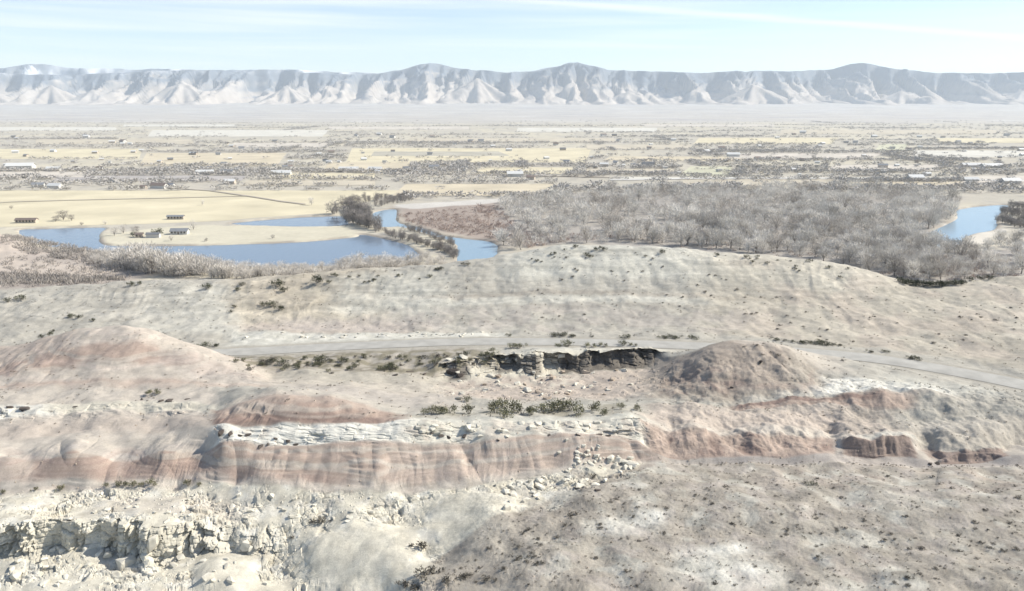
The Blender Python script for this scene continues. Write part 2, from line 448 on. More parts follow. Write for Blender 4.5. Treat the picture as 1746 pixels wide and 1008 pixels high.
rh = band(1130, 1420, 9.0, 9.95, 20, 0.2)
zz += .4 * rh * lobes(8, 57, 1.2) + rill(2.4, 0.25, rh, 58)
hd = band(1090, 1400, 6.0, 7.0, 10, 0.2) + band(1430, 1560, 6.0, 7.0, 8, 0.2) + band(1595, 1710, 6.0, 7.0, 8, 0.2)
zz += .35 * hd * lobes(9.0, 61, 1.2) + .10 * hd * lobes(2.6, 60)
zz += 0.12 * hd * fbm(TX / .8, TY / .8, 3, 66)
zy -= 0.8 * hd * fbm(TX / 6, TY / 30, 4, 63)
hd2 = band(1080, 2200, 6.2, 7.6, 20, 0.4)
zz += 0.5 * hd2 * fbm(TX / 4.5, TY / 6, 3, 62)
far = band(-400, 2200, 14.0, 16.0, 30, 0.3)
zz += rill(16.0, 0.55, far, 64, 1.2)
zz += rill(5.0, 0.14, far, 67, 1.0)
rt = band(1130, 2200, 6.8, 9.8, 30, 0.3)
zz += 0.5 * rt * fbm(TX / 4, TY / 4, 4, 71)
# strata: small benches that follow the height on the red slopes
def bench(mask, step, amp, seed):
    zq = zz + 0.5 * fbm(TX / 10, TY / 10, 3, seed)
    keep = sstep(-.15, .45, fbm(TX / 6, TY / 9, 2, seed + 30))
    return amp * mask * keep * step * .5 * (perlin(zq / step, TX / 40, seed + 3) + .5 * perlin(zq / step * 2.3, TX / 25, seed + 4))
zz += bench(red + hd + mound, 0.75, 0.75, 73)
zz += bench(lm + hill * 0.5 + rh, 0.8, 0.5, 74)
# blocky cliffs of the pale terrace, the white ledge and the dark cliff by the road
def blocks(mask, wx, wz, amp, seed):
    jx = TX + 0.25 * wx * fbm(TX / (1.5 * wx), zz / wz, 3, 150 + seed); jz = zz + 0.18 * TY + 0.15 * wz * fbm(TX / (2 * wx), TY / wx, 2, 160 + seed)
    v1_, e1_ = jointed(jx, jz, wx, wz, seed); v2_, e2_ = jointed(jx + .3, jz, wx * .45, wz * .4, seed + 20)
    keep = 0.35 + 0.65 * sstep(-.35, .25, fbm(TX / (5 * wx), TY / (5 * wx), 2, 170 + seed))
    crack = (1 - sstep(0.05, 0.22, e1_)) * sstep(-.3, .2, perlin(TX / wx * .7, zz / wz, 180 + seed))
    return mask * keep * amp * (v1_ + 0.4 * v2_ - 0.9 * crack - 0.3 * (1 - sstep(.03, .12, e2_)))
cl = band(-300, 470, 3.0, 4.05, 15, 0.1)
b1 = blocks(cl, 1.6, 2.0, 0.75, 1)
zy -= b1
cw = TX + 0.8 * fbm(TX / 3, zz / 2, 3, 183)
cr = sstep(0.62, 0.95, ridged(cw / 4.2, zz / 14, 2, 185)) + 0.6 * sstep(0.7, 0.98, ridged(cw / 1.9, zz / 7, 2, 187))
zy += 1.5 * cl * cr * sstep(-.5, .2, fbm(TX / 8, 0 * TX, 2, 189))
zy -= 1.5 * cl * fbm(TX / 5.5, TY / 9, 3, 81)
led = band(370, 1105, 6.0, 7.0, 12, 0.1) + band(-300, 340, 7.6, 8.1, 15, 0.15)
b2 = blocks(led, 2.4, 0.6, 0.26, 2) * (0.35 + 0.65 * sstep(-.2, .3, fbm(TX / 5, TY / 5, 2, 197)))
zz += 0.5 * led * fbm(TX / 6, TY / 3, 3, 83)
zy -= b2
zz += 0.45 * b2
dc = band(750, 1135, 10.0, 11.02, 10, 0.06)
b3 = blocks(dc, 2.4, 1.5, 1.0, 3)
zy -= 1.6 * dc * fbm(TX / 7, TY / 30, 3, 85)
zz += 0.5 * dc * fbm(TX / 3, TY / 9, 3, 86) * sstep(10.4, 11, V)
zy -= b3
zy += 3.0 * dc * np.sin(np.pi * np.clip(V - 10.0, 0, 1)) ** 0.7 * (0.45 + 0.55 * sstep(-.3, .3, fbm(TX / 6, 0 * TX, 2, 87)))
# the terrace top and the feet of the cliffs are broken into slabs
ter = band(-300, 760, 1.6, 5.0, 40, 0.15) * (1 - cl) + band(760, 1080, 4.0, 5.0, 20, 0.1)
dome = np.exp(-(((PX0 - 610 + 14 * NOI1) / 105) ** 2 + ((PY0 - 962 + 8 * NOI2) / 66) ** 2) ** 2) + np.exp(-(((PX0 - 800 + 12 * NOI1) / 80) ** 2 + ((PY0 - 892 + 7 * NOI2) / 48) ** 2) ** 2) + .8 * np.exp(-(((PX0 - 390 + 10 * NOI1) / 55) ** 2 + ((PY0 - 985) / 34) ** 2) ** 2)
dome = np.clip(dome, 0, 1)
ca_, sa_ = math.cos(.5), math.sin(.5)
U_ = TX * ca_ + TY * sa_ + .55 * NOI1 + 1.2 * perlin(TX / 7, TY / 7, 191); W_ = -TX * sa_ + TY * ca_ + .55 * NOI2 + 1.2 * perlin(TX / 7, TY / 7, 193)
sl, ed = jointed(U_, W_, 1.7, 1.3, 40); sl2_, ed2_ = jointed(U_, W_, .7, .6, 44)
ter2 = ter * (1 - np.clip(dome, 0, 1)) * sstep(-0.2, 0.5, fbm(TX / 6, TY / 6, 2, 91) + 0.15)
jk = sstep(-.1, .4, fbm(TX / 2.5, TY / 2.5, 2, 195))
zz += ter2 * (0.26 * sl + 0.14 * sl2_ - 0.22 * jk * (1 - sstep(.04, .18, ed)) - .08 * (1 - jk) * (1 - sstep(.02, .1, ed2_)) + 0.22 * fbm(TX / 1.8, TY / 1.8, 3, 93))
zz = zz * (1 - dome) + (TZ + 0.25 * fbm(TX / 6, TY / 6, 2, 22) + .03 * fbm(TX / 1.2, TY / 1.2, 3, 23)) * dome + 1.3 * dome
tal = band(740, 1150, 9.15, 10.0, 20, 0.2)
sl2, ed2 = jointed(U_, W_, 1.5, 1.2, 48)
zz += tal * (0.3 * np.clip(sl2, 0, 1) * sstep(0, .2, ed2))
# shrub hummocks of the near hill on the right
nh = band(800, 2400, 0.5, 5.0, 60, 0.2)
zz += nh * (0.05 * fbm(TX / 0.6, TY / 0.6, 3, 95) + 0.30 * fbm(TX / 7, TY / 7, 2, 96))

# ---- colours of the beds
C = dict(grey=(.39,.357,.30), greengrey=(.425,.398,.342), pink=(.475,.395,.33), palepink=(.52,.465,.395), red=(.39,.295,.24), darkred=(.22,.155,.13),
         white=(.70,.67,.59), cream=(.62,.575,.47), tan=(.49,.43,.335), brown=(.352,.310,.258), olive=(.24,.215,.155), shade_stain=(.10,.085,.075),
         lav=(.42,.375,.335), pale=(.55,.53,.46))
C = {k: np.array(v) for k, v in C.items()}
col = np.ones(TX.shape + (3,)) * C['greengrey']
def paint(c, px0, px1, v0, v1, sp=25.0, sv=0.12, amt=1.0, wob=18.0, noise=None):
    global col
    w = band(px0, px1, v0, v1, sp, sv, wob) * amt
    if noise is not None: w = w * sstep(noise[0], noise[1], fbm(TX / noise[2], TY / noise[2], 3, noise[3]))
    col = col + (C[c] - col) * w[..., None]
# near hill on the right and pale terrace on the left; the contact runs up from the ravine
paint('brown', -900, 2600, -1, 5.15, amt=0.75)
paint('grey', 600, 2600, -1, 5.4, amt=0.6, noise=(-.2, .5, 7.0, 101))
edge_px = np.interp(V, [0, 2, 3, 4, 4.6, 5.1], [660, 700, 735, 880, 985, 1115])
wt = (1 - sstep(-12, 12, PX0 + 10 * NOI1 - edge_px)) * (1 - sstep(5.0, 5.12, V + 0.1 * NOI2))
col = col + (C['cream'] - col) * wt[..., None]
wt2 = wt * sstep(-.1, .6, fbm(TX / 3, TY / 3, 4, 103))
col = col + (C['white'] - col) * (0.7 * wt2)[..., None]
wt3 = wt * sstep(.15, .7, fbm(TX / 2.5, TY / 2.5, 4, 104)) * (1 - dome)
col = col + (C['brown'] - col) * (0.30 * wt3)[..., None]
col = col + (C['cream'] * 1.04 - col) * (dome * wt * .85)[..., None]
jt = ((1 - sstep(.03, .16, ed)) * ter2 * jk * .35)
col = col * (1 - jt)[..., None]
paint('palepink', 180, 420, 4.25, 4.75, 50, 0.15, 0.6)
paint('pale', -300, 250, 1.5, 3.0, 50, 0.3, 0.3)
# bleached patches on the right hill
for (pxx, pyy, a, b, amt) in [(1075, 893, 45, 18, 1.), (1110, 880, 30, 13, 1.), (1225, 937, 65, 12, 1.), (1255, 985, 90, 30, 1.), (1195, 965, 60, 20, .4), (1480, 1000, 90, 12, .5), (1040, 905, 30, 10, .5), (1540, 845, 60, 35, .25)]:
    w = np.exp(-(((PX0 - pxx + 12 * NOI1) / a) ** 2 + ((PY0 - pyy + 6 * NOI2) / b) ** 2) ** 1.5) * amt * (V < 5.3)
    col = col + (C['white'] * .95 - col) * w[..., None]
paint('pink', 1300, 1750, 4.2, 5.2, 60, 0.2, 0.45, noise=(-.1, .5, 6, 105))
paint('lav', 900, 2200, 1.5, 5.2, 60, 0.2, 0.5, noise=(.05, .5, 4, 106))
paint('pale', 900, 2200, 1.5, 5.2, 60, 0.2, 0.55, noise=(.15, .6, 5, 107))
# red face below the white ledge
paint('palepink', -900, 2600, 5.08, 5.5, 25, 0.06)
paint('pink', -900, 1140, 5.3, 6.05, 25, 0.08)
paint('red', 355, 1120, 5.25, 6.0, 25, 0.10, 0.60)
paint('pink', 650, 1110, 5.25, 6.0, 60, 0.12, 0.6)
paint('palepink', 360, 1100, 5.52, 5.60, 25, 0.02, 0.7, 6)
paint('palepink', 360, 1100, 5.80, 5.86, 25, 0.02, 0.6, 6)
paint('palepink', -300, 350, 5.0, 5.3, 25, 0.1, 0.7)
paint('red', 60, 205, 5.4, 6.05, 12, 0.12, 0.8)
paint('red', 215, 345, 5.4, 6.05, 12, 0.12, 0.85)
paint('lav', 1130, 2600, 5.2, 6.1, 25, 0.12, 0.9)
paint('palepink', 1110, 1200, 5.1, 5.9, 20, 0.15, 0.6)
# white ledge / hoodoo faces
paint('palepink', -900, 365, 6.0, 7.0, 10, 0.1)
paint('lav', 60, 345, 6.05, 6.35, 12, 0.1, 0.6)
paint('white', 365, 1105, 6.0, 7.05, 12, 0.06, 1.0, 8)
paint('cream', 700, 1105, 6.0, 7.2, 30, 0.1, 0.6)
paint('palepink', 690, 1105, 6.0, 6.95, 15, 0.1, 0.75, noise=(-.05, .3, 4, 127))
paint('palepink', 365, 470, 6.0, 6.9, 12, 0.1, 0.6, noise=(-.1, .3, 3, 128))
paint('palepink', 1105, 2600, 6.0, 7.9, 12, 0.12)
paint('red', 1090, 1410, 5.85, 6.85, 10, 0.15, 0.8)
paint('darkred', 1140, 1410, 5.95, 6.85, 10, 0.15, 0.6, noise=(.0, .5, 5, 125))
paint('darkred', 1425, 1560, 5.95, 6.97, 8, 0.08, 0.75)
paint('darkred', 1590, 1715, 5.9, 6.95, 10, 0.08, 0.75)
paint('pale', 1460, 1600, 7.05, 7.25, 20, 0.06, 0.7)
paint('grey', 1560, 2600, 6.9, 7.4, 30, 0.15, 0.7)
# above the ledge
paint('palepink', -900, 370, 7.0, 9.0, 15, 0.1)
paint('pink', -900, 370, 7.0, 7.6, 15, 0.2, 0.5)
paint('white', -300, 95, 7.72, 8.15, 15, 0.06, 0.8, 10)
paint('cream', 80, 420, 7.8, 8.2, 20, 0.06, 0.8, 10)
paint('red', 365, 700, 7.03, 8.05, 8, 0.05, 0.95, 6)
paint('darkred', 365, 650, 7.03, 7.38, 8, 0.08, 0.7, 6)
paint('pink', 380, 640, 7.7, 8.2, 10, 0.1, 0.5, 6)
paint('pale', 690, 1090, 7.05, 9.0, 20, 0.1, 0.9)
paint('grey', 690, 1100, 7.3, 9.0, 40, 0.2, 0.6)
paint('olive', 690, 1080, 7.4, 8.9, 40, 0.3, 0.5, noise=(-.2, .4, 5, 111))
paint('palepink', 470, 760, 8.1, 9.4, 30, 0.2, 0.6)
paint('lav', 480, 800, 8.5, 9.3, 40, 0.2, 0.5)
# right-hand benches
paint('pink', 1100, 1520, 7.2, 8.6, 30, 0.15, 0.6)
paint('brown', 1440, 2600, 7.3, 8.9, 40, 0.2, 0.55, noise=(-.3, .4, 5, 113))
paint('greengrey', 1520, 2600, 7.4, 9.2, 40, 0.2, 0.5)
paint('red', 1245, 1560, 8.40, 8.98, 20, 0.06, 0.75, 8)
paint('darkred', 1250, 1500, 8.62, 8.95, 20, 0.05, 0.75, 8)
paint('palepink', 1380, 1650, 8.85, 9.2, 20, 0.08, 0.5)
paint('white', 1290, 1620, 9.03, 9.72, 25, 0.06, 1.0, 8)
paint('pale', 1500, 1700, 9.3, 10.5, 30, 0.2, 0.6)
# pink hill on the left
paint('pink', -900, 460, 9.0, 10.6, 25, 0.1, 0.9)
paint('red', -100, 320, 9.38, 9.70, 50, 0.08, 0.75)
paint('red', -50, 330, 9.08, 9.14, 40, 0.03, 0.4, 8)
paint('palepink', -900, 470, 9.15, 9.38, 25, 0.06, 0.8)
paint('palepink', 120, 470, 9.72, 10.4, 25, 0.08, 0.7)
paint('lav', 280, 470, 9.25, 9.7, 40, 0.12, 0.5)
# flats, talus and cliff in the middle
paint('tan', 440, 780, 9.3, 10.9, 30, 0.2, 0.35)
paint('palepink', 460, 800, 9.1, 9.9, 30, 0.2, 0.5)
paint('pink', 760, 1170, 9.2, 10.0, 30, 0.1, 0.7)
paint('cream', 760, 1000, 9.6, 10.05, 25, 0.08, 0.5, noise=(-.1, .4, 3, 115))
paint('cream', 750, 1140, 10.0, 11.2, 15, 0.05, 0.9)
paint('shade_stain', 765, 800, 10.0, 10.75, 10, 0.05, 0.8, 10)  # cliff shadow painted into the colour, along with dark staining
paint('shade_stain', 840, 925, 10.1, 10.8, 10, 0.06, 0.7, 14)
paint('shade_stain', 955, 1135, 10.0, 10.88, 8, 0.05, 0.85, 10)
paint('brown', 1110, 1400, 9.05, 10.3, 25, 0.12, 0.95)
paint('red', 1130, 1340, 9.2, 10.1, 25, 0.15, 0.25)
paint('darkred', 1120, 1260, 9.1, 9.6, 30, 0.2, 0.4, noise=(-.1, .4, 4, 129))
paint('palepink', 1260, 1440, 9.9, 11.3, 30, 0.15, 0.7)
# verge of the road
paint('brown', 395, 860, 10.35, 11.9, 25, 0.12, 0.55)
paint('olive', 395, 860, 10.4, 11.85, 25, 0.12, 0.9, noise=(-.35, .25, 3, 117))
paint('brown', 470, 800, 9.0, 10.0, 40, 0.2, 0.35, noise=(-.1, .4, 5, 118))
paint('pale', 830, 1200, 11.0, 11.9, 20, 0.1, 0.5)
paint('pale', 380, 870, 13.05, 13.85, 20, 0.08, 0.9)
paint('white', 400, 860, 13.2, 13.8, 20, 0.08, 0.6, noise=(-.2, .3, 3, 119))
paint('grey', -900, 2600, 11.85, 13.1, 20, 0.06, 0.5)
# hillside beyond the road
paint('pale', 250, 420, 13.8, 15.8, 40, 0.2, 0.7)
paint('tan', 390, 650, 14.2, 16.4, 30, 0.15, 0.8)
paint('pink', 410, 720, 13.85, 14.3, 40, 0.1, 0.6)
paint('lav', 470, 730, 14.0, 14.45, 40, 0.08, 0.6)
paint('pale', 560, 760, 14.6, 15.8, 40, 0.2, 0.7)
paint('pale', 860, 1480, 15.3, 16.4, 40, 0.15, 0.8)
paint('pale', 640, 1250, 14.75, 14.92, 60, 0.04, 0.6, 8)
paint('brown', 700, 1330, 14.95, 15.05, 60, 0.03, 0.45, 8)
paint('grey', 650, 1250, 13.9, 14.8, 60, 0.15, 0.4, noise=(-.2, .5, 9, 121))
paint('tan', 1200, 2600, 13.8, 16.4, 60, 0.2, 0.45)
paint('pink', 1250, 2600, 13.9, 15.8, 60, 0.2, 0.35, noise=(-.2, .4, 14, 123))
paint('greengrey', -900, 380, 13.9, 16.2, 60, 0.2, 0.5)
paint('lav', 640, 1300, 13.9, 14.7, 60, 0.15, 0.45, noise=(-.2, .3, 10, 145))
paint('brown', 380, 660, 14.9, 16.2, 40, 0.2, 0.35, noise=(-.1, .4, 5, 146))
# bedding: thin beds of slightly different colour follow the height on the bare slopes
bed = np.clip(red + lm * .9 + hill * .9 + mound + rh * .8 + hd + 0.8 * far, 0, 1)
zb_ = zz + 0.5 * fbm(TX / 14, TY / 14, 2, 139)
st1 = perlin(zb_ * 1.25, TX / 90, 141); st2 = perlin(zb_ * 3.1, TX / 60, 143)
col = col * (1 + bed * (0.26 * st1 + 0.16 * st2))[..., None]
mar = bed * sstep(.22, .5, st1) * np.clip(red + lm + mound + hill * .6 + rh, 0, 1)
col = col + (C['darkred'] * 1.35 - col) * (0.38 * mar)[..., None]
pal = bed * sstep(.25, .55, -st1) * np.clip(red + lm + mound + hill, 0, 1)
col = col + (C['palepink'] * 1.08 - col) * (0.5 * pal)[..., None]
# crusts and darker soil everywhere
q = fbm(TX / 2.2, TY / 2.2, 4, 131)
col *= (1 + (0.09 + 0.10 * (V < 5.2)) * q)[..., None]
qn = sstep(-.1, .6, fbm(TX / 5, TY / 5, 4, 133)) * nh
col *= (1 - 0.20 * qn)[..., None]
q2 = sstep(.35, .8, fbm(TX / 1.1, TY / 1.1, 3, 137)) * sstep(0, 1, V - 7)
col *= (1 - 0.12 * q2)[..., None]
col = np.clip(col, 0.03, 0.8)

verts = np.stack([zx, zy, zz], -1).reshape(-1, 3)
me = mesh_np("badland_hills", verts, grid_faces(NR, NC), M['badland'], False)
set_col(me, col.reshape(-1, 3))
hills = link("badland_hills", me)
tag(hills, "pink, white and grey eroded badland hills in the foreground", "hills", kind='structure')
# visibility of each terrain point from the camera (nothing is planted where the photo shows nothing)
PX, PY = project(zx, zy, zz)
run = np.minimum.accumulate(np.vstack([np.full((1, NC), 1e9), PY[:-1]]), axis=0)
VISW = (PY <= run + 1.0) & (PX > -160) & (PX < 1906) & (PY < 1040)
VIS = VISW & (PX > -4) & (PX < 1750) & (PY < 1012)
# ---- road
r0 = int(np.argmax(V[:, 0] >= 12.0)); r1 = int(np.argmax(V[:, 0] >= 13.0))
ts = np.linspace(0.1, 0.9, 9)[:, None]
ry = zy[r0] + ts * (zy[r1] - zy[r0]); rzz = zz[r0] + ts * (zz[r1] - zz[r0]) + 0.06 + 0.08 * (1 - ((ts - .5) / .4) ** 2)
rx = S[None, :] * ry
sel = slice(0, NC)
rv = np.stack([rx, ry, rzz], -1).reshape(-1, 3)
road = link("road", mesh_np("road", rv, grid_faces(9, NC), M['asphalt'], True))
tag(road, "grey asphalt road running below the pale hillside", "road", kind='structure')

# ================================================================== THE VALLEY FLOOR
LAKE = [(36,391),(72,389),(172,387),(166,398),(172,415),(230,418),(330,417.5),(420,415),(520,411),(606,403),(616,399),(640,403),(690,416),(702,424),(712,434),(690,446),(560,452),(420,453),(340,449),(280,437),(180,426),(90,419),(50,406)]
POND = [(395,380.5),(450,374),(500,370),(560,367.5),(582,368),(590,377),(580,384),(480,384.5)]
RIVER = [(638,363),(672,356),(674,377),(715,387),(752,400),(790,405.5),(836,412),(845,427),(826,446),(800,462),(782,462),(785,425),(772,410),(735,398.5),(690,386),(643,384)]
RIVER_E = [(1585,401),(1606,420),(1628,420),(1645,401),(1693,389),(1696,371),(1706,359),(1717,351),(1711,348.5),(1682,350),(1637,357),(1632,374),(1597,391)]
def world_poly(p): return np.array([at(a, b) for a, b in p])
def refine(p, n=6, seed=0, amp=1.2):
    q = np.array(p, float); m = len(q); o = []
    for i in range(m):                            # Catmull-Rom outline in the ground plane
        a, b, c, d = q[i - 1], q[i], q[(i + 1) % m], q[(i + 2) % m]
        for t in np.arange(n) / n:
            o.append(.5 * ((2*b) + (-a + c) * t + (2*a - 5*b + 4*c - d) * t*t + (-a + 3*b - 3*c + d) * t**3))
    o = np.array(o)
    o += amp * np.stack([perlin(o[:, 0] / 9, o[:, 1] / 9, seed), perlin(o[:, 0] / 9 + 50, o[:, 1] / 9, seed)], -1)
    return o
def sdist(poly, X, Yy):                           # signed distance, negative inside
    d = np.full(X.shape, 1e9); ins = np.zeros(X.shape, bool)
    n = len(poly)
    for i in range(n):
        ax, ay = poly[i]; bx, by = poly[(i + 1) % n]
        ex, ey = bx - ax, by - ay
        wx, wy = X - ax, Yy - ay
        t = np.clip((wx * ex + wy * ey) / (ex * ex + ey * ey + 1e-9), 0, 1)
        d = np.minimum(d, np.hypot(wx - t * ex, wy - t * ey))
        c = ((ay > Yy) != (by > Yy)) & (X < (bx - ax) * (Yy - ay) / (by - ay + 1e-12) + ax)
        ins ^= c
    return np.where(ins, -d, d)
waters = [refine(world_poly(p), 5, i) for i, p in enumerate((LAKE, POND, RIVER, RIVER_E))]
vS = np.concatenate([np.linspace(-1.9, -0.74, 30), np.linspace(-0.72, 0.72, 460), np.linspace(0.74, 1.9, 30)])
vY = np.concatenate([np.linspace(330, 470, 25, endpoint=False), np.linspace(470, 1000, 190, endpoint=False), 1000 * (13000 / 1000.0) ** np.linspace(0, 1, 125)])
GY = vY[:, None] * np.ones((1, len(vS))); GX = vS[None, :] * GY
GZ = np.interp(GY, [0, 4300, 5000, 8000, 10200, 13000], [0, 0, 7, 40, 102, 180])
nearw = (GY < 1150)
sd = np.full(GX.shape, 1e9)
sub = np.where(vY < 1150)[0]
for w in waters:
    sd[sub] = np.minimum(sd[sub], sdist(w, GX[sub], GY[sub]))
GZ = GZ - 2.6 * (1 - sstep(-2.0, 3.5, sd))
# bank of the lake at the far left
bx, by = at(-75, 432)
bank = np.exp(-(((GX - bx) / 55) ** 2 + ((GY - by) / 45) ** 2))
bank *= sstep(4, 30, sd)
GZ += 13 * bank * (1 + 0.25 * fbm(GX / 14, GY / 14, 3, 201))
# dry flats in front of the left shore and dunes of the desert apron
GZ += np.where(GY < 470, 0.0, 0.0) + 5 * sstep(4500, 7000, GY) * fbm(GX / 500, GY / 500, 4, 203)
GPX, GPY = project(GX, GY, GZ)
vc = np.ones(GX.shape + (3,)) * np.array((.475, .435, .36))
n5 = fbm(GX / 220, GY / 400, 4, 205); n6 = fbm(GX / 25, GY / 40, 4, 207)
def vpaint(c, w):
    global vc
    vc = vc + (np.array(c) - vc) * np.clip(w, 0, 1)[..., None]
vpaint((.54, .49, .385), sstep(-.1, .4, n5))
vpaint((.36, .335, .30), sstep(.1, .6, n6) * .5)
apron = sstep(4200, 5200, GY)
vpaint((.47, .435, .39), apron * .95)
vpaint((.37, .35, .345), apron * sstep(.1, .6, fbm(GX / 900, GY / 350, 4, 209)) * .6)
vpaint((.56, .53, .49), apron * sstep(.2, .7, fbm(GX / 700, GY / 300, 4, 211)) * .7)
def gpoly(pts, soft=6.0, lim=1300):
    w = np.zeros(GX.shape); ss = np.where(vY < lim)[0]
    w[ss] = 1 - sstep(-soft, soft, sdist(world_poly(pts), GX[ss], GY[ss]) + 4 * n6[ss])
    return w
vpaint((.56, .515, .40), gpoly([(165,404),(230,392),(330,384),(480,386),(590,386),(610,396),(606,404),(420,416),(180,417)], 3))
vpaint((.34, .275, .235), gpoly([(672,352),(850,343),(860,372),(900,400),(1050,405),(900,420),(840,412),(760,398),(690,378)], 8) * .85)
vpaint((.57, .54, .49), gpoly([(672,354),(680,349),(860,338),(900,336),(860,345),(700,357)], 3) * .9)
vpaint((.40, .345, .305), gpoly([(-60,440),(60,432),(200,430),(300,450),(200,492),(-60,495)], 8) * .8)
vpaint((.52, .45, .38), gpoly([(-60,452),(80,448),(220,460),(150,478),(-60,470)], 5) * .8)
vpaint((.50, .425, .36), bank * 1.6)
vpaint((.30, .26, .23), gpoly([(-60,476),(60,474),(140,478),(200,486),(140,492),(-60,494)], 3) * .6)
vpaint((.34, .315, .295), gpoly([(850,345),(950,330),(1250,322),(1640,335),(1600,390),(1660,430),(1800,410),(1800,475),(1600,490),(1300,450),(1000,415),(860,420)], 10) * .7)
vpaint((.62, .58, .52), gpoly([(1594,393),(1634,373),(1628,384),(1600,397)], 1.5) * .95)
vpaint((.62, .57, .49), gpoly([(1640,408),(1650,398),(1700,388),(1720,392),(1690,405),(1660,425),(1634,422)], 2) * .9)
vpaint((.33, .285, .235), (1 - sstep(0.5, 5, np.abs(sd - 2.0))) * .75 * sstep(-.5, .2, n6))
me = mesh_np("valley_ground", np.stack([GX, GY, GZ], -1).reshape(-1, 3), grid_faces(len(vY), len(vS)), M['valley'], True)
set_col(me, vc.reshape(-1, 3))
tag(link("valley_ground", me), "flat tan and grey valley floor stretching to the cliffs", "ground", kind='structure')
import bmesh
def sheet(name, poly, z, mat, label, cat, kind='structure'):
    bm = bmesh.new()
    vv = [bm.verts.new((x, y, z)) for x, y in poly]
    f = bm.faces.new(vv)
    bmesh.ops.triangulate(bm, faces=[f])
    bmesh.ops.recalc_face_normals(bm, faces=bm.faces[:])
    for f in bm.faces:
        if f.normal.z < 0: f.normal_flip()
    m_ = bpy.data.meshes.new(name); bm.to_mesh(m_); bm.free()
    m_.materials.append(mat)
    return tag(link(name, m_), label, cat, kind=kind)
def grow(poly, d):
    p = np.array(poly); nx = np.roll(p, -1, 0) - np.roll(p, 1, 0)
    n = np.stack([nx[:, 1], -nx[:, 0]], -1); n /= np.linalg.norm(n, axis=1)[:, None] + 1e-9
    area = np.sum(p[:, 0] * np.roll(p[:, 1], -1) - np.roll(p[:, 0], -1) * p[:, 1])
    return p + n * d * (1 if area > 0 else -1)
for nm, w, mt, lb in (("lake", waters[0], 'lake', "deep blue lake curving round the straw-coloured pasture"),
                      ("pond", waters[1], 'lake', "narrow blue pond behind the pasture"),
                      ("river", waters[2], 'river', "light blue river channel beside the tree-lined dike"),
                      ("river", waters[3], 'river', "light blue river bend between sandbars at the right")):
    sheet(nm, grow(w, 2.2), -0.9, M[mt], lb, 'water')
# ---- fields of the valley
def field_mat(i, c): return plain_mat("field soil %d" % i, c, 0.16, 0.018)
FM = [field_mat(i, c) for i, c in enumerate([(.585,.52,.37), (.55,.48,.355), (.50,.445,.35), (.42,.39,.32), (.58,.55,.48), (.52,.50,.37), (.40,.37,.345), (.54,.49,.42)])]
FIELDS = [(-60,690,325,-80,560,379,0),(-40,240,254,-50,235,271,0),(250,490,261,240,470,283,1),(600,1010,253,590,1000,277,0),(640,850,258.5,630,870,266,3),
 (1190,1430,235,1180,1420,246,0),(1495,1545,246,1490,1540,258,5),(1040,1290,267,1030,1280,275,1),(1160,1420,306,1140,1400,318,2),(690,950,314,670,900,334,1),
 (1175,1250,284,1160,1240,300,5),(1560,1790,257,1560,1790,268,4),(560,700,277,550,690,293,1),(-40,200,217,-40,200,223,4),(260,560,222,250,550,233,4),
 (700,1050,236,690,1050,243,2),(1250,1500,262,1240,1490,270,7),(1060,1800,302,1040,1800,306,4),(100,420,300,90,410,309,6),(420,640,308,410,640,317,2),
 (1420,1600,282,1410,1600,292,7),(880,1120,218,880,1120,225,4),(560,800,216,560,800,221,7),(1330,1700,222,1330,1700,229,2),(-40,150,293,-50,140,303,7),
 (480,640,296,470,640,305,0),(1000,1150,288,990,1140,296,2),(820,980,286,810,970,297,0),(1640,1790,300,1640,1790,316,7),(1450,1640,311,1440,1640,320,1),
 (60,330,238,60,330,246,2),(400,560,244,390,560,252,7),(1000,1180,247,1000,1170,255,2),(1600,1790,236,1600,1790,244,0),(210,400,212,210,400,216,4),(1100,1320,212,1100,1320,216,7)]
names_f = {0: 'straw-yellow', 1: 'pale tan', 2: 'dull tan', 3: 'olive-brown', 4: 'bleached cream', 5: 'yellow-green', 6: 'ploughed grey-brown', 7: 'light beige'}
def where(px, py):
    h_ = ['far left', 'left', 'centre left', 'centre', 'centre right', 'right', 'far right'][int(np.clip(px / 1746 * 7, 0, 6))]
    d_ = 'near the water' if py > 318 else 'in the middle valley' if py > 262 else 'in the upper valley' if py > 228 else 'close to the desert edge'
    return d_ + ', ' + h_
for i, (a0, a1, ya, b0, b1, yb, ci) in enumerate(FIELDS):
    n = 14
    top = [at(a0 + (a1 - a0) * t, ya) for t in np.linspace(0, 1, n)]
    bot = [at(b0 + (b1 - b0) * t, yb) for t in np.linspace(1, 0, n)]
    p = np.array(top + bot)
    if i == 0:                                     # the big pasture stops at the water's edge
        bot = [at(x, y) for x, y in ((560,364),(500,367),(440,371),(390,376),(330,379),(250,382),(170,384),(70,386),(-80,388))]
        p = np.array(top + bot)
    p = p + 0.004 * p[:, 1:2] * np.stack([perlin(p[:, 0] / 60, p[:, 1] / 60, 7), perlin(p[:, 0] / 60 + 9, p[:, 1] / 60, 7)], -1)
    f = sheet("field", p, 0.08 + 0.012 * i, FM[ci], None, None)
    tag(f, names_f[ci] + " field " + where((a0 + a1) / 2, (ya + yb) / 2), 'field')
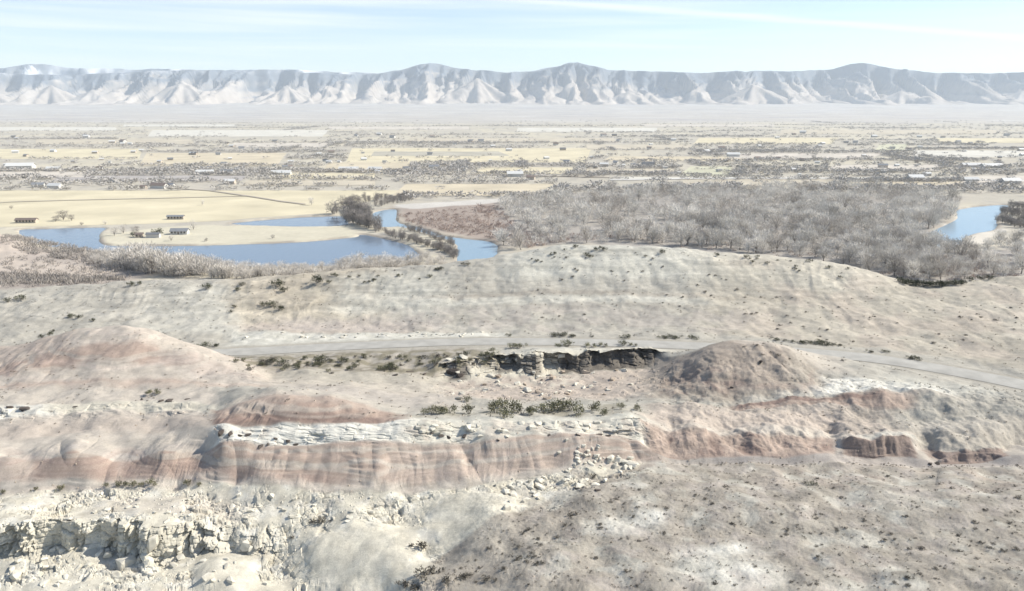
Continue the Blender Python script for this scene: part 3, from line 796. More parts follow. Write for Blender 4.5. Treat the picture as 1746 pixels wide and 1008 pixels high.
# strips in the big pasture, farm tracks, the pale highway
def strip(name, pts, width, z, mat, label):
    p = np.array([at(*q) for q in pts]); d = np.gradient(p, axis=0); d /= np.linalg.norm(d, axis=1)[:, None]
    nrm = np.stack([-d[:, 1], d[:, 0]], -1) * width / 2
    v = np.concatenate([p + nrm, p - nrm]); n = len(p)
    vv = [(x, y, z) for x, y in v]
    m_ = bpy.data.meshes.new(name); m_.from_pydata(vv, [], [(i, i + n, i + n + 1, i + 1) for i in range(n - 1)]); m_.update()
    m_.materials.append(mat)
    return tag(link(name, m_), label, 'road', kind='structure')
M['dirt'] = plain_mat("dirt track", (.40, .35, .29), 0.1, 0.05)
M['gravel'] = plain_mat("pale gravel road", (.62, .60, .56), 0.08, 0.02)
strip("farm_track", [(280,320.5),(360,326),(430,336),(480,344),(520,349)], 5, 0.62, M['dirt'], "thin brown farm track across the yellow pasture")
strip("farm_track", [(-40,349),(20,345),(120,342),(300,338),(420,335)], 4, 0.64, M['dirt'], "faint brown track along the left of the yellow pasture")
strip("highway", [(1040,307.5),(1200,304.8),(1400,304.5),(1600,306.5),(1800,310)], 14, 0.66, M['gravel'], "pale straight highway beyond the grey wood")
strip("valley_road", [(-40,290.5),(200,290),(480,291),(700,296),(900,300),(1040,303)], 12, 0.68, M['dirt'], "dark straight road across the middle of the valley")

# ================================================================== THE CLIFF RANGE
SKY1 = [(-300,128),(0,126),(120,128),(250,122),(330,119),(400,121),(470,118),(520,124),(600,127),(640,126),(690,118),(715,110),(742,107.5),(775,116),(800,119.5),(830,120),(870,124),(915,122),(950,114),(980,105.5),(1010,113),(1040,120),(1120,122),(1180,124.5),(1290,121),(1360,121.5),(1420,118),(1450,109),(1470,106.5),(1500,113),(1540,119),(1600,124.5),(1680,125),(1746,124),(2000,122)]
SKY2 = [(-300,112),(0,118),(25,113),(55,107.5),(85,111),(120,117),(170,116),(230,119),(300,117),(370,121),(430,119),(500,118.5),(540,121),(600,124),(700,126),(900,124),(935,113.5),(960,114),(1000,125),(1300,126),(1746,127),(2000,126)]
def range_mesh(name, skyl, y_rim, depth, nrow, amp, snowy, seed, label):
    ms = np.linspace(-1.05, 1.05, 860 if not snowy else 480)
    sx = np.array([tan_az(a, b) for a, b in skyl]); sl_ = np.array([-slope(b) for a, b in skyl])
    o_ = np.argsort(sx)
    rim_sl = smooth1(np.interp(ms, sx[o_], sl_[o_]), 2) + .0009 * fbm(ms * 40, 0 * ms, 3, seed + 40)
    x_r = ms * y_rim
    yr = y_rim + amp * (0.75 * perlin(x_r / 1500, 0 * x_r + 3.3, seed) + 0.55 * perlin(x_r / 620, 0 * x_r + 8.1, seed + 1) + 0.22 * perlin(x_r / 260, 0 * x_r + 1.7, seed + 2))
    top = CAM_Z + rim_sl * yr
    t = np.concatenate([np.linspace(0, 1, nrow) ** 0.9, 1 + np.linspace(0.03, 1.6, 16)])[:, None]
    Yb = yr - depth
    Yg = Yb[None, :] + t * depth
    Xg = ms[None, :] * Yg
    zb = np.interp(Yb, [0, 8000, 10200, 13000], [40, 40, 96, 150])
    # spurs stand forward between gullies
    wx = Xg + 90 * fbm(Xg / 400, Yg / 400, 2, seed + 5)
    g1 = ridged(wx / 820, Yg / 6000, 2, seed + 7) * 1.3 - .2; g2 = ridged(wx / 240, Yg / 2400, 3, seed + 9)
    win = np.clip(t * 3.0, 0, 1) * np.clip((1.0 - t) * 7 + .3, 0, 1) * (t < 1.0)
    g3 = ridged(wx / 85, Yg / 700, 2, seed + 8)
    tt = np.clip(t + win * (0.36 * (g1 - 0.55) + 0.24 * (g2 - 0.55) + 0.10 * (g3 - .5)), 0, 1)
    prof = np.interp(tt, [0, .12, .35, .62, .70, .80, .86, .94, 1.0], [0, .03, .15, .42, .52, .72, .80, .97, 1.0])
    Zg = zb[None, :] + (top - zb)[None, :] * prof
    Zg += np.where(t > 1.0, -(t - 1.0) * 120, 0)
    cone_w = np.zeros(Zg.shape)
    if not snowy:
        gc = np.random.default_rng(77)
        xc = -10500.0
        while xc < 10500:
            rr_ = gc.uniform(280, 600); hc = rr_ * gc.uniform(.45, .70); f_ = gc.uniform(.42, .70)
            yy_ = np.interp(xc / y_rim, ms, Yb) + f_ * depth
            th = np.arctan2(Yg - yy_, Xg - xc); dd = np.hypot(Xg - xc, Yg - yy_) / rr_
            dd = dd * (1 + .16 * np.sin(7 * th + gc.uniform(0, 6)) + .09 * np.sin(13 * th + gc.uniform(0, 6))) + .05 * fbm(Xg / 120, Yg / 120, 2, seed + 60)
            base_ = zb[None, :] + .10 * (top - zb)[None, :] * sstep(.0, .22, t)
            cz = base_ + hc * np.clip(1.0 - dd, 0, 1) ** .95 * sstep(.0, .22, t)
            m_c = (cz > Zg) & (dd < 1)
            Zg = np.where(m_c, cz, Zg); cone_w = np.where(m_c, 1.0, cone_w)
            xc += gc.uniform(380, 700) if gc.random() < .35 else gc.uniform(1100, 2300)
    fr = tt
    c = np.ones(Xg.shape + (3,)) * np.array((.45, .40, .35))
    k = fbm(Xg / 300, Zg / 60, 4, seed + 11)
    def mixin(cc, w):
        nonlocal c
        c = c + (np.array(cc) - c) * np.clip(w, 0, 1)[..., None]
    mixin((.52, .47, .415), sstep(-.1, .5, fbm(Xg / 160, Yg / 700, 3, seed + 13)) * .8)
    mixin((.40, .36, .34), (1 - sstep(.0, .35, np.abs(np.sin(Zg / 38.0)))) * .3)
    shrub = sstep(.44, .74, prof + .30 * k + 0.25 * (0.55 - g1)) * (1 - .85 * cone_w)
    mixin((.12, .155, .20), shrub * .88)  # dark tree cover, tinted bluer to paint in shadow and haze
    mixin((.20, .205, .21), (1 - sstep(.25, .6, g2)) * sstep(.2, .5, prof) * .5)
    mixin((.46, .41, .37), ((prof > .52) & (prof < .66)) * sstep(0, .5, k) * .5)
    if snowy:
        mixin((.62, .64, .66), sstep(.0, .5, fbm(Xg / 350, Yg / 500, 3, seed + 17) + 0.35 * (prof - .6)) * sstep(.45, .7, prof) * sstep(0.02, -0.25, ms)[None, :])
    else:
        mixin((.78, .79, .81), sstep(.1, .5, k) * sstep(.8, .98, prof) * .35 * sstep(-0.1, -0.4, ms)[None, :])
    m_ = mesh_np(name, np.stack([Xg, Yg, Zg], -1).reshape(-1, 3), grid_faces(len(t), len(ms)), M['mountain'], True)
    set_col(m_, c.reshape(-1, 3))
    return tag(link(name, m_), label, 'mountains', kind='structure')
range_mesh("mountains", SKY1, 12300, 2100, 110, 620, False, 301, "long range of buff shale cliffs with blue-grey tops on the horizon")
range_mesh("mountains", SKY2, 15200, 1700, 60, 500, True, 341, "snow-dusted plateau behind the cliffs at the far left")

# ================================================================== PLANTS, ROCKS, BUILDINGS
g_ = np.random.default_rng(11)
def tube(mb, a, b, ra, rb, n=5):
    a = np.array(a, float); b = np.array(b, float); d = b - a; d /= np.linalg.norm(d)
    u = np.cross(d, (0.3, 0.9, 0.1)); u /= np.linalg.norm(u); w = np.cross(d, u)
    vs_ = [a + ra * (math.cos(t) * u + math.sin(t) * w) for t in np.arange(n) * 2 * math.pi / n] + \
          [b + rb * (math.cos(t) * u + math.sin(t) * w) for t in np.arange(n) * 2 * math.pi / n]
    mb.add(vs_, [(i, (i + 1) % n, n + (i + 1) % n, n + i) for i in range(n)])
def slivers(P, D, ln, wd):                        # one thin triangle per twig
    n = len(P)
    D = D / np.linalg.norm(D, axis=1)[:, None]
    side = np.cross(D, g_.normal(size=(n, 3))); side /= np.linalg.norm(side, axis=1)[:, None]
    ln = np.broadcast_to(np.asarray(ln), (n,))[:, None]; wd = np.broadcast_to(np.asarray(wd), (n,))[:, None]
    return np.stack([P - side * wd * .5, P + side * wd * .5, P + D * ln], 1).reshape(-1, 3)
def clump_points(n, cl):                          # points inside a set of ellipsoids (cx, cy, cz, rx, ry, rz)
    cl = np.array(cl); k = g_.integers(0, len(cl), n)
    d = g_.normal(size=(n, 3)); d /= np.linalg.norm(d, axis=1)[:, None]
    r = g_.random(n)[:, None] ** 0.45
    return cl[k, :3] + d * r * cl[k, 3:], d
def bare_tree(ntw, wd, spread, low, mat_t, nm, limbs=7):
    mb = MB()
    lean = g_.normal(0, .03, 2)
    fork = (lean[0], lean[1], .16 if not low else .06)
    tube(mb, (0, 0, -0.06), fork, .030 if not low else .018, .020 if not low else .012, 6)
    cl = []
    for i in range(limbs):
        a = i * 2.4 + g_.random(); rr = spread * (.45 + .5 * g_.random()); hz = .50 + .30 * g_.random()
        mid = (fork[0] + .45 * rr * math.cos(a), fork[1] + .45 * rr * math.sin(a), fork[2] + (hz - fork[2]) * .55)
        end = (fork[0] + rr * math.cos(a), fork[1] + rr * math.sin(a), hz)
        tube(mb, fork, mid, .014, .009, 4); tube(mb, mid, end, .009, .003, 4)
        cl.append((end[0] * .95, end[1] * .95, end[2] + .02, .17 + .06 * g_.random(), .17 + .06 * g_.random(), .13 + .06 * g_.random()))
        cl.append((end[0] * .8, end[1] * .8, end[2] * .52, .16, .16, .2))
    tube(mb, fork, (lean[0], lean[1], .72), .016, .004, 4)
    cl.append((lean[0], lean[1], .78, .19, .19, .20)); cl.append((lean[0], lean[1], .58, .25, .25, .18))
    P, d = clump_points(ntw, cl)
    c0 = np.array((lean[0], lean[1], .35))
    D = (P - c0) * np.array((1, 1, .8)) + np.array((0, 0, .25)) + g_.normal(0, .16, (ntw, 3))
    T = slivers(P, D, .08 + .10 * g_.random(ntw), wd * (.6 + .8 * g_.random(ntw)))
    crown = mesh_np(nm + "_crown", T, np.arange(len(T)).reshape(-1, 3), mat_t)
    return mb.mesh(nm + "_trunk", M['bark']), crown, T
cotton = [bare_tree(760, .016, .30, False, M['twig'], "cottonwood") for _ in range(6)]
cottond = [bare_tree(700, .015, .32, False, plain_mat('brown cottonwood twigs', (.52, .475, .42), .15, .05, island=.2, obj_var=.2), 'brown_cottonwood') for _ in range(2)]
tamar = [bare_tree(480, .014, .30, True, M['twig_pale'], "tamarisk", 6) for _ in range(4)]
darkt = [bare_tree(520, .016, .34, True, M['twig_dark'], "dike_tree", 7) for _ in range(4)]
def join_tris(name, parts, mat, label, cat):      # parts: list of (N,3) triangle soups -> one stuff mesh
    v = np.concatenate(parts)
    o = link(name, mesh_np(name, v, np.arange(len(v)).reshape(-1, 3), mat))
    return tag(o, label, cat, kind='stuff')
def placed(T, x, y, z, h, wide, rot):
    c, s_ = math.cos(rot), math.sin(rot)
    q = T * np.array((h * wide, h * wide, h))
    return np.stack([q[:, 0] * c - q[:, 1] * s_ + x, q[:, 0] * s_ + q[:, 1] * c + y, q[:, 2] + z], -1)
def put_tree(name, protos, x, y, z, h, wide, label, cat, group):
    tr, cr, _ = random.choice(protos)
    e = bpy.data.objects.new(name, None); COL.objects.link(e)
    e.empty_display_size = 0.5
    e.location = (x, y, z); e.rotation_euler = (0, 0, random.random() * 6.28); e.scale = (h * wide, h * wide, h)
    tag(e, label, cat, group)
    for nm, m_ in (("trunk", tr), ("crown", cr)):
        o = bpy.data.objects.new(nm, m_); COL.objects.link(o); o.parent = e
    return e
# height of the valley ground under a point
def vz(x, y):
    b = math.exp(-(((x - bx) / 55) ** 2 + ((y - by) / 45) ** 2))
    return float(np.interp(y, [0, 4300, 5000, 8000, 10200, 13000], [0, 0, 7, 40, 102, 180])) + 11 * b
crest_px = np.array([[a, b] for a, b, c in LINES[-1] if not isinstance(b, tuple)])
def hidden_by_crest(px, py): return py > np.interp(px, crest_px[:, 0], crest_px[:, 1]) + 2
def in_poly(poly, px, py):
    p = np.array(poly, float); ins = False
    for i in range(len(p)):
        ax, ay = p[i]; cx, cyy = p[(i + 1) % len(p)]
        if (ay > py) != (cyy > py) and px < (cx - ax) * (py - ay) / (cyy - ay) + ax: ins = not ins
    return ins
def wet(x, y, m=1.5):
    if y > 1100: return False
    i = min(int(np.searchsorted(vY, y)), len(vY) - 1); j = min(int(np.searchsorted(vS, x / y)), len(vS) - 1)
    return sd[i, j] < m

# ---- the grey wood along the river, centre to right
WOOD = [(846,345),(950,331),(1100,325),(1250,322),(1480,320),(1560,328),(1640,342),(1625,352),(1628,372),(1588,392),(1600,418),(1640,428),(1680,415),(1760,405),(1760,472),(1640,480),(1560,482),(1500,472),(1400,446),(1250,428),(1100,416),(960,418),(880,428),(850,418),(842,400),(905,398),(870,375)]
cand = []
wp = world_poly(WOOD); x0, x1, y0, y1 = wp[:, 0].min(), wp[:, 0].max(), wp[:, 1].min(), wp[:, 1].max()
step = 8.2
for yy in np.arange(y0, y1, step):
    for xx in np.arange(x0, x1, step):
        x = xx + random.uniform(-3.4, 3.4); y = yy + random.uniform(-3.4, 3.4)
        p = project(x, y, 0)
        if not in_poly(WOOD, *p) or p[0] > 1756 or wet(x, y, 3): continue
        dens = float(fbm(np.array([x / 45]), np.array([y / 60]), 3, 401)[0])
        if dens < -.42 and p[1] < 440: continue
        big = random.random() < (.40 if (1130 < p[0] < 1600 and p[1] > 372) else .14)
        hh = (12.2 + 2 * dens + random.gauss(0, 1.5)) if big else (6.8 + 2.4 * dens + random.gauss(0, 1.2))
        hh = max(hh, 3.5)
        top = project(x, y, hh)[1]
        if hidden_by_crest(p[0], top + 3): continue
        cand.append((hh / y, x, y, hh, p[0], p[1]))
cand.sort(reverse=True)
def wood_label(px, py, hh):
    size = 'tall' if hh > 13.2 else 'full-grown' if hh > 11.5 else 'medium' if hh > 9 else 'low'
    depth = 'front edge' if py > 418 else 'front half' if py > 395 else 'middle' if py > 370 else 'rear'
    zone = ('left end of the grey wood' if px < 1000 else 'centre-left of the grey wood' if px < 1150 else 'centre of the grey wood' if px < 1300 else 'centre-right of the grey wood' if px < 1450
            else 'right end of the grey wood' if px < 1600 else 'grove below the right river bend' if px < 1680 else 'grove at the right edge')
    return size + ' bare grey cottonwood at the ' + depth + ', ' + zone, size + ' cottonwoods, ' + depth + ', ' + zone
for (k, x, y, hh, px, py) in cand[:300]:
    lb, gp = wood_label(px, py, hh)
    put_tree("cottonwood_tree", cotton if random.random() < .8 else cottond, x, y, -.1, hh, random.uniform(1.0, 1.4), lb, "tree", gp)
rest = []; rest2 = []
for (k, x, y, hh, px, py) in cand[300:]:
    T = random.choice(cotton)[2]
    n3 = len(T) // 3; pick = g_.permutation(n3)[:150]
    Tt = T.reshape(-1, 3, 3)[pick].copy()
    mid = Tt.mean(1, keepdims=True); Tt = mid + (Tt - mid) * 1.5
    brown_ = float(fbm(np.array([x / 38]), np.array([y / 60]), 2, 411)[0]) + random.gauss(0, .15) > .12
    (rest2 if brown_ else rest).append(placed(Tt.reshape(-1, 3), x, y, 0, hh, random.uniform(1.1, 1.6), random.random() * 6.28))
join_tris("riverside_thicket", rest2, plain_mat("brown wood twigs", (.50, .455, .40), 0.2, 0.05, island=.2), "darker brown patches of leafless trees within the grey wood", "wood")
join_tris("riverside_wood", rest, M['twig'], "dense grey mass of leafless trees filling the river bottom", "wood")
# reddish willow brush on the bars and the left flats
wil = []
cp, _d = clump_points(26, [(0, 0, .35, .6, .6, .4)])
WT = slivers(cp * np.array((1, 1, 1)), cp + np.array((0, 0, .6)) + g_.normal(0, .2, cp.shape), .55, .10)
for zone, n in (([(676,366),(850,350),(870,375),(905,398),(1060,404),(900,424),(846,408),(760,396),(690,378)], 2200), ([(1500,470),(1640,480),(1746,472),(1746,440),(1640,432),(1560,440)], 260), ([(1000,404),(1250,415),(1420,440),(1300,440),(1100,414)], 160)):
    xs = [p[0] for p in zone]; ys = [p[1] for p in zone]
    m = 0
    while m < n:
        px, py = random.uniform(min(xs), max(xs)), random.uniform(min(ys), max(ys)); m += 1
        if not in_poly(zone, px, py) or hidden_by_crest(px, py - 3): continue
        x, y = at(px, py)
        if wet(x, y, 2): continue
        wil.append(placed(WT, x, y, vz(x, y), random.uniform(1.2, 2.6) * (1.8 if random.random() < .08 else 1), random.uniform(.9, 1.8), random.random() * 6))
brush = []
for zone, n in (([(-10,440),(60,432),(220,432),(300,448),(180,490),(-10,492)], 420), ([(5,408),(60,419),(180,430),(270,440),(250,452),(100,444),(5,434)], 1500), ([(-5,466),(140,472),(220,476),(120,484),(-5,484)], 600)):
    xs = [p[0] for p in zone]; ys = [p[1] for p in zone]
    for _ in range(n):
        px, py = random.uniform(min(xs), max(xs)), random.uniform(min(ys), max(ys))
        if not in_poly(zone, px, py) or hidden_by_crest(px, py - 3): continue
        x, y = at(px, py)
        if wet(x, y, 2): continue
        brush.append(placed(WT, x, y, vz(x, y) - .3, random.uniform(1.4, 3.2), random.uniform(.9, 1.8), random.random() * 6))
M['twig_brown'] = plain_mat("brown brush", (.40, .36, .32), 0.1, 0.03, island=0.2)
join_tris("dry_brush", brush, M['twig_brown'], "grey-brown dry brush on the flats at the lake's left end", "brush")
join_tris("willow_brush", wil, M['twig_red'], "low reddish-brown willow brush on the river bars", "brush")
# ---- pale thicket on the near shore of the lake
tam = []
for px in np.arange(150, 760, 4.2):
    for row in range(2):
        pxx = px + random.uniform(-4, 4)
        base = np.interp(pxx, [150, 230, 300, 420, 560, 640, 700, 760], [448, 462, 470, 475, 470, 464, 458, 452]) - row * 9 + random.uniform(-4, 4)
        x, y = at(pxx, base)
        hh = np.interp(pxx, [150, 200, 250, 290, 350, 420, 560, 620, 700, 760], [4.5, 9, 14.5, 12, 10, 6.5, 5.6, 9, 6.5, 4.6]) * random.uniform(.75, 1.2)
        if wet(x, y, 1): continue
        tam.append((pxx, base, x, y, hh))
for pxx, base, x, y, hh in tam:
    seg = ['left end of the thicket', 'tall clump at the left', 'shore across from the ranch house', 'shore right of the ranch house', 'shore below the pasture', 'shore below the pasture tip', 'shore left of the dark dike trees', 'corner between lake and river'][int(np.clip((pxx - 150) / 77, 0, 7))]
    size = 'tall' if hh > 8 else 'medium' if hh > 5 else 'low'
    row_ = 'at the water side' if base < np.interp(pxx, [150, 230, 300, 420, 560, 640, 700, 760], [448, 462, 470, 475, 470, 464, 458, 452]) - 4.5 else 'at the hill side'
    lb = size + ' pale leafless thicket tree ' + row_ + ', ' + seg; gp = lb
    put_tree("tamarisk_tree", tamar, x, y, -.1, hh, random.uniform(1.0, 1.5), lb, "tree", gp)
# ---- darker trees on the dike between lake and river
DIKE = [((1703,360),(1765,378),3,7.0),((1700,376),(1760,392),3,6.5),((1720,352),(1765,356),2,6.0),((568,366),(640,392),3,10.5),((590,356),(650,374),3,10),((640,392),(700,412),2,5.0),((700,410),(780,436),3,5.0),((674,380),(775,412),2,4.0),((690,388),(785,424),2,4.5),((640,352),(700,340),2,6.0),((760,430),(790,448),2,5.0),((590,345),(700,338),2,6.5)]
for (a, b, nrow_, hh0) in DIKE:
    L_ = int(math.hypot(b[0] - a[0], b[1] - a[1]) / 4.5)
    for r_ in range(nrow_):
        for k in range(L_):
            t = (k + random.random()) / L_
            px = a[0] + (b[0] - a[0]) * t + random.uniform(-6, 6); py = a[1] + (b[1] - a[1]) * t + random.uniform(-3, 3)
            x, y = at(px, py)
            if wet(x, y, 1): continue
            segd = 'lower end' if px > 745 else 'middle' if px > 690 else 'upper end'
            if px > 1600: lb, gp = "dark leafless tree on the bank right of the river bend", "dark trees right of the river bend"
            elif px < 650 and py > 350: lb, gp = "dark leafless tree in the big dark clump at the pond's right end", "dark trees at the end of the pond"
            elif py <= 352: lb, gp = "dark leafless tree behind the river channel, above the pasture's right end", "dark trees behind the river channel"
            else: lb, gp = "dark leafless tree on the " + segd + " of the dike between lake and river", "dark trees on the " + segd + " of the dike"
            put_tree("riverbank_tree", darkt, x, y, -.1, hh0 * random.uniform(.6, 1.3), random.uniform(.9, 1.4), lb, "tree", gp)
# ---- single trees and clumps on the pasture and round the lake
SINGLE = [(108,376,9,1.6,'darkt',"round grey leafless tree standing above the lake's left arm"),(95,378,6,1.4,'darkt',"smaller grey tree at the left foot of the round one above the lake"),
 (122,377,6,1.4,'darkt',"smaller grey tree at the right foot of the round one above the lake"),(345,350,6,.9,'cotton',"small bare tree alone in the middle of the yellow pasture"),(531,350,9,.9,'cotton',"tall thin bare tree at the right end of the yellow pasture"),
 (330,392,9,1.0,'tamar',"pale bare tree just right of the grey-roofed ranch house"),(195,402,8,1.2,'tamar',"pale bare tree at the left tip of the peninsula"),(210,398,8,1.2,'tamar',"pale bare tree, second from the left tip of the peninsula"),(232,400,7,1.2,'darkt',"dark bare tree near the left tip of the peninsula"),
 (292,411,5,1.4,'tamar',"pale low tree at the waterline in front of the ranch house"),(465,407,3.5,1.5,'darkt',"dark shrubby tree alone on the peninsula shore"),(20,357,4,1.2,'darkt',"tiny dark tree at the left edge of the yellow pasture"),
 (180,383,4,1.5,'tamar',"pale bush-like tree at the top of the lake's left arm"),(140,384,3,1.5,'darkt',"dark low tree on the far shore of the lake's left arm"),(352,412,3,1.5,'darkt',"dark low tree on the peninsula shore right of the ranch house")]
PR = {'cotton': cotton, 'tamar': tamar, 'darkt': darkt}
for px, py, hh, wd, kd, lb in SINGLE:
    x, y = at(px, py); put_tree("bare_tree", PR[kd], x, y, -.1, hh, wd, lb, "tree", None)
# ---- trees and hedgerows of the wide valley: far too many and too small to count
farp = []
FT = []
for _ in range(5):
    P, d = clump_points(27, [(0, 0, .5, .42, .42, .38), (.25, .1, .4, .3, .3, .3), (-.25, -.1, .45, .3, .3, .3)])
    FT.append(slivers(P, P - np.array((0, 0, .1)) + g_.normal(0, .2, P.shape), .33, .16))
def in_field(x, y):
    px, py = project(x, y, 0)
    for (a0, a1, ya, b0, b1, yb, ci) in FIELDS:
        if ya + .4 < py < yb - .4 and min(a0, b0) < px < max(a1, b1): return True
    return False
def add_far(x, y, hh, wide=1.2):
    if y < 4300 and in_field(x, y) and random.random() < .93: return
    farp.append(placed(random.choice(FT), x, y, vz(x, y), hh, wide, random.random() * 6.28))
m = 0
while m < 2900:
    py = 207.5 + 118 * random.random() ** 1.25; px = random.uniform(-30, 1776); m += 1
    x, y = at(px, max(py, 210.5)); 
    if py < 210.5: y = np.interp(py, [207, 210.5], [5200, 4330]); x = tan_az(px, py) * y
    d1 = float(fbm(np.array([x / (90 + .09 * y)]), np.array([y / (60 + .10 * y)]), 3, 421)[0])
    lim = -.05 if py < 250 else .05
    if px < 620 and py > 318: continue
    if d1 < lim + random.gauss(0, .15): continue
    add_far(x, y, random.uniform(3, 7.5), random.uniform(1.4, 2.4))
for (a0, a1, ya, b0, b1, yb, ci) in FIELDS:         # hedgerows along field edges
    for (p0, p1, row) in ((a0, a1, ya - .5), (b0, b1, yb + .5)):
        if row > 372 or row < 211: continue
        px = p0
        while px < p1:
            if float(perlin(np.array([px / 60.0]), np.array([row * 3.1]), 431)[0]) > -.05:
                x, y = at(px, row); add_far(x, y, random.uniform(3, 8), 1.3)
            px += random.uniform(2, 9)
for _ in range(120):                               # shelter belts: straight rows of trees, east-west and some north-south
    py = 209 + 108 * random.random() ** 1.3; px = random.uniform(-60, 1700); x, y = at(px, max(py, 211))
    if px < 640 and py > 316: continue
    ln_ = random.uniform(120, 700) * (.5 + y / 2500); ew = random.random() < .75; gap = random.uniform(5, 9) * (.6 + y / 3000); d_ = 0.0
    thick = random.choice((1, 1, 2, 3))
    while d_ < (ln_ if ew else ln_ * .5):
        for q_ in range(thick):
            xx, yy = (x + d_ + random.uniform(-3, 3), y + .03 * d_ + q_ * 9 + random.uniform(-4, 4)) if ew else (x + q_ * 8 + random.uniform(-3, 3), y + d_)
            if random.random() < .8: add_far(xx, yy, random.uniform(3.5, 8), random.uniform(1.3, 2.2))
        d_ += gap
for (x0_, x1_, y0_, y1_, n) in [(560,800,228,246,150),(320,560,240,262,90),(0,330,212,240,120),(1050,1746,276,300,240),(1000,1746,212,232,300),(0,560,298,318,150),(600,1040,286,304,150),(1380,1746,316,330,160),(640,960,322,340,130),(1150,1400,248,262,160),(950,1280,318,330,120),(230,300,242,252,40),(270,420,283,300,80)]:
    for _ in range(n):
        px, py = random.uniform(x0_, x1_), random.uniform(y0_, y1_); x, y = at(px, py)
        add_far(x, y, random.uniform(4, 9), 1.8)
join_tris("valley_trees", farp, M['twig_far'], "distant leafless hedgerows and groves scattered over the valley", "trees")

# ---- placing on the hills: the visible ground point under a bearing and dip
def ground(px, py):
    d2 = ((PX - px) ** 2 + 4 * (PY - py) ** 2) + np.where(VIS, 0, 1e6)
    k = int(np.argmin(d2)); i, j = divmod(k, NC)
    return float(zx[i, j]), float(zy[i, j]), float(zz[i, j])
ORD = ['leftmost', 'second from the left', 'third from the left', 'fourth from the left', 'fifth from the left', 'sixth from the left', 'seventh from the left', 'eighth from the left', 'ninth from the left', 'tenth from the left']
def name_row(items, thing_, where_, cat, group):  # items: list of (px, object); each told apart by its place in the row
    items.sort(key=lambda q: q[0]); n = len(items)
    for i, (px, o) in enumerate(items):
        if n == 1: lb = thing_ + ' ' + where_
        elif n > 20: lb = thing_ + ' ' + where_ + ', ' + ('left third', 'middle third', 'right third')[min(3 * i // n, 2)]
        else:
            k = ORD[i] if i < 10 and i <= n // 2 else 'rightmost' if i == n - 1 else ORD[n - 1 - i].replace('left', 'right') if n - 1 - i < 10 else ORD[min(i, 9)]
            lb = thing_ + ' ' + where_ + ', ' + k
        tag(o, lb, cat, (group + (', ' + ('left', 'middle', 'right')[min(3 * i // n, 2)] if n > 20 else '')) if n > 1 else None)
def shrub_proto(nm, mat, n, flat, leaf):
    cl = [(g_.normal(0, .22), g_.normal(0, .22), flat * (.35 + .3 * g_.random()), .26, .26, .24 * flat + .05) for _ in range(7)]
    P, d = clump_points(n, cl); P[:, 2] = np.abs(P[:, 2])
    D = P - np.array((0, 0, .1)) + g_.normal(0, .3, P.shape)
    T = slivers(P, D, leaf * (.8 + .8 * g_.random(n)), leaf * .75)
    st = MB()
    for a in range(4):
        tube(st, (0, 0, -.12), (.25 * math.cos(a * 1.6), .25 * math.sin(a * 1.6), flat * .5), .035, .012, 4)
    return mesh_np(nm + "_foliage", T, np.arange(len(T)).reshape(-1, 3), mat), st.mesh(nm + "_stem", M['bark']), T
JUN = [shrub_proto("juniper", M['juniper'], 260, .85, .10) for _ in range(4)]
GRE = [shrub_proto("greasewood", M['grease'], 260, .9, .10) for _ in range(4)]
SAG = [shrub_proto("sagebrush", M['sage'], 110, .6, .14) for _ in range(4)]
def shrub(name, protos, px, py, w, tall=1.0, sink=.05):
    x, y, z = ground(px, py)
    fo, st, _ = random.choice(protos)
    e = bpy.data.objects.new(name, None); COL.objects.link(e); e.empty_display_size = .3
    e.location = (x, y, z - sink * w); e.rotation_euler = (0, 0, random.random() * 6.28); e.scale = (w, w, w * tall)
    for nm, m_ in (("foliage", fo), ("stem", st)):
        o = bpy.data.objects.new(nm, m_); COL.objects.link(o); o.parent = e
    return (px, e)
def crest_y(px): return float(np.interp(px, crest_px[:, 0], crest_px[:, 1]))
r_ = random.uniform
it = [shrub("juniper_shrub", JUN, a, b, w) for a, b, w in [(412,488,1.7),(352,493,2.4),(474,490,3.2),(484,498,2.2),(541,482,3.4),(404,497,1.8),(222,488,2.0),(240,485,1.6)]]
name_row(it, "dark juniper shrub", "on the left crest", "shrub", "dark shrubs along the left crest")
it = [shrub("juniper_shrub", JUN, a, b, w) for a, b, w in [(462,524,2.6),(475,529,2.2),(450,522,1.8),(400,525,1.2),(395,533,1.1)]]
name_row(it, "dark juniper shrub", "halfway down the tan slope", "shrub", "dark shrubs on the tan slope")
it = [shrub("juniper_shrub", JUN, a, b, w) for a, b, w in [(14,515,1.9),(36,512,2.4),(122,543,2.0),(134,543,1.6),(72,576,1.2),(84,573,1.5),(92,566,1.0),(160,548,1.3)]]
name_row(it, "small dark shrub", "on the grey slope above the pink hill", "shrub", "shrubs on the far left slope")
it = []
for _ in range(30):
    px = random.choice((905, 960, 1010, 1120, 1210, 1290, 1345, 1420)) + random.gauss(0, 20); it.append(shrub("juniper_shrub", JUN, px, crest_y(px) + abs(random.gauss(0, 12)) + 1, r_(.7, 1.9)))
name_row(it, "small dark shrub", "along the top of the big pale hillside crest", "shrub", "shrubs along the big crest")
it = [shrub("juniper_shrub", JUN, px, crest_y(px) + r_(1, 26), r_(.8, 1.5)) for px in [r_(560, 800) for _ in range(18)]]
name_row(it, "small dark shrub", "on the crest below the lake", "shrub", "shrubs along the crest below the lake")
it = [shrub("juniper_shrub", JUN, px + r_(-3, 3), crest_y(px) + 2, r_(2.2, 3.6), .8) for px in range(1536, 1646, 8)]
name_row(it, "olive-green shrub", "in the saddle hedge", "shrub", "hedge of shrubs in the saddle")
it = [shrub("juniper_shrub", JUN, a, b, w, .8) for a, b, w in [(1655,479,2.4),(1672,477,2.2),(1686,476,2.6)]]
name_row(it, "olive-green shrub", "on the rim right of the saddle hedge", "shrub", "shrubs right of the saddle")
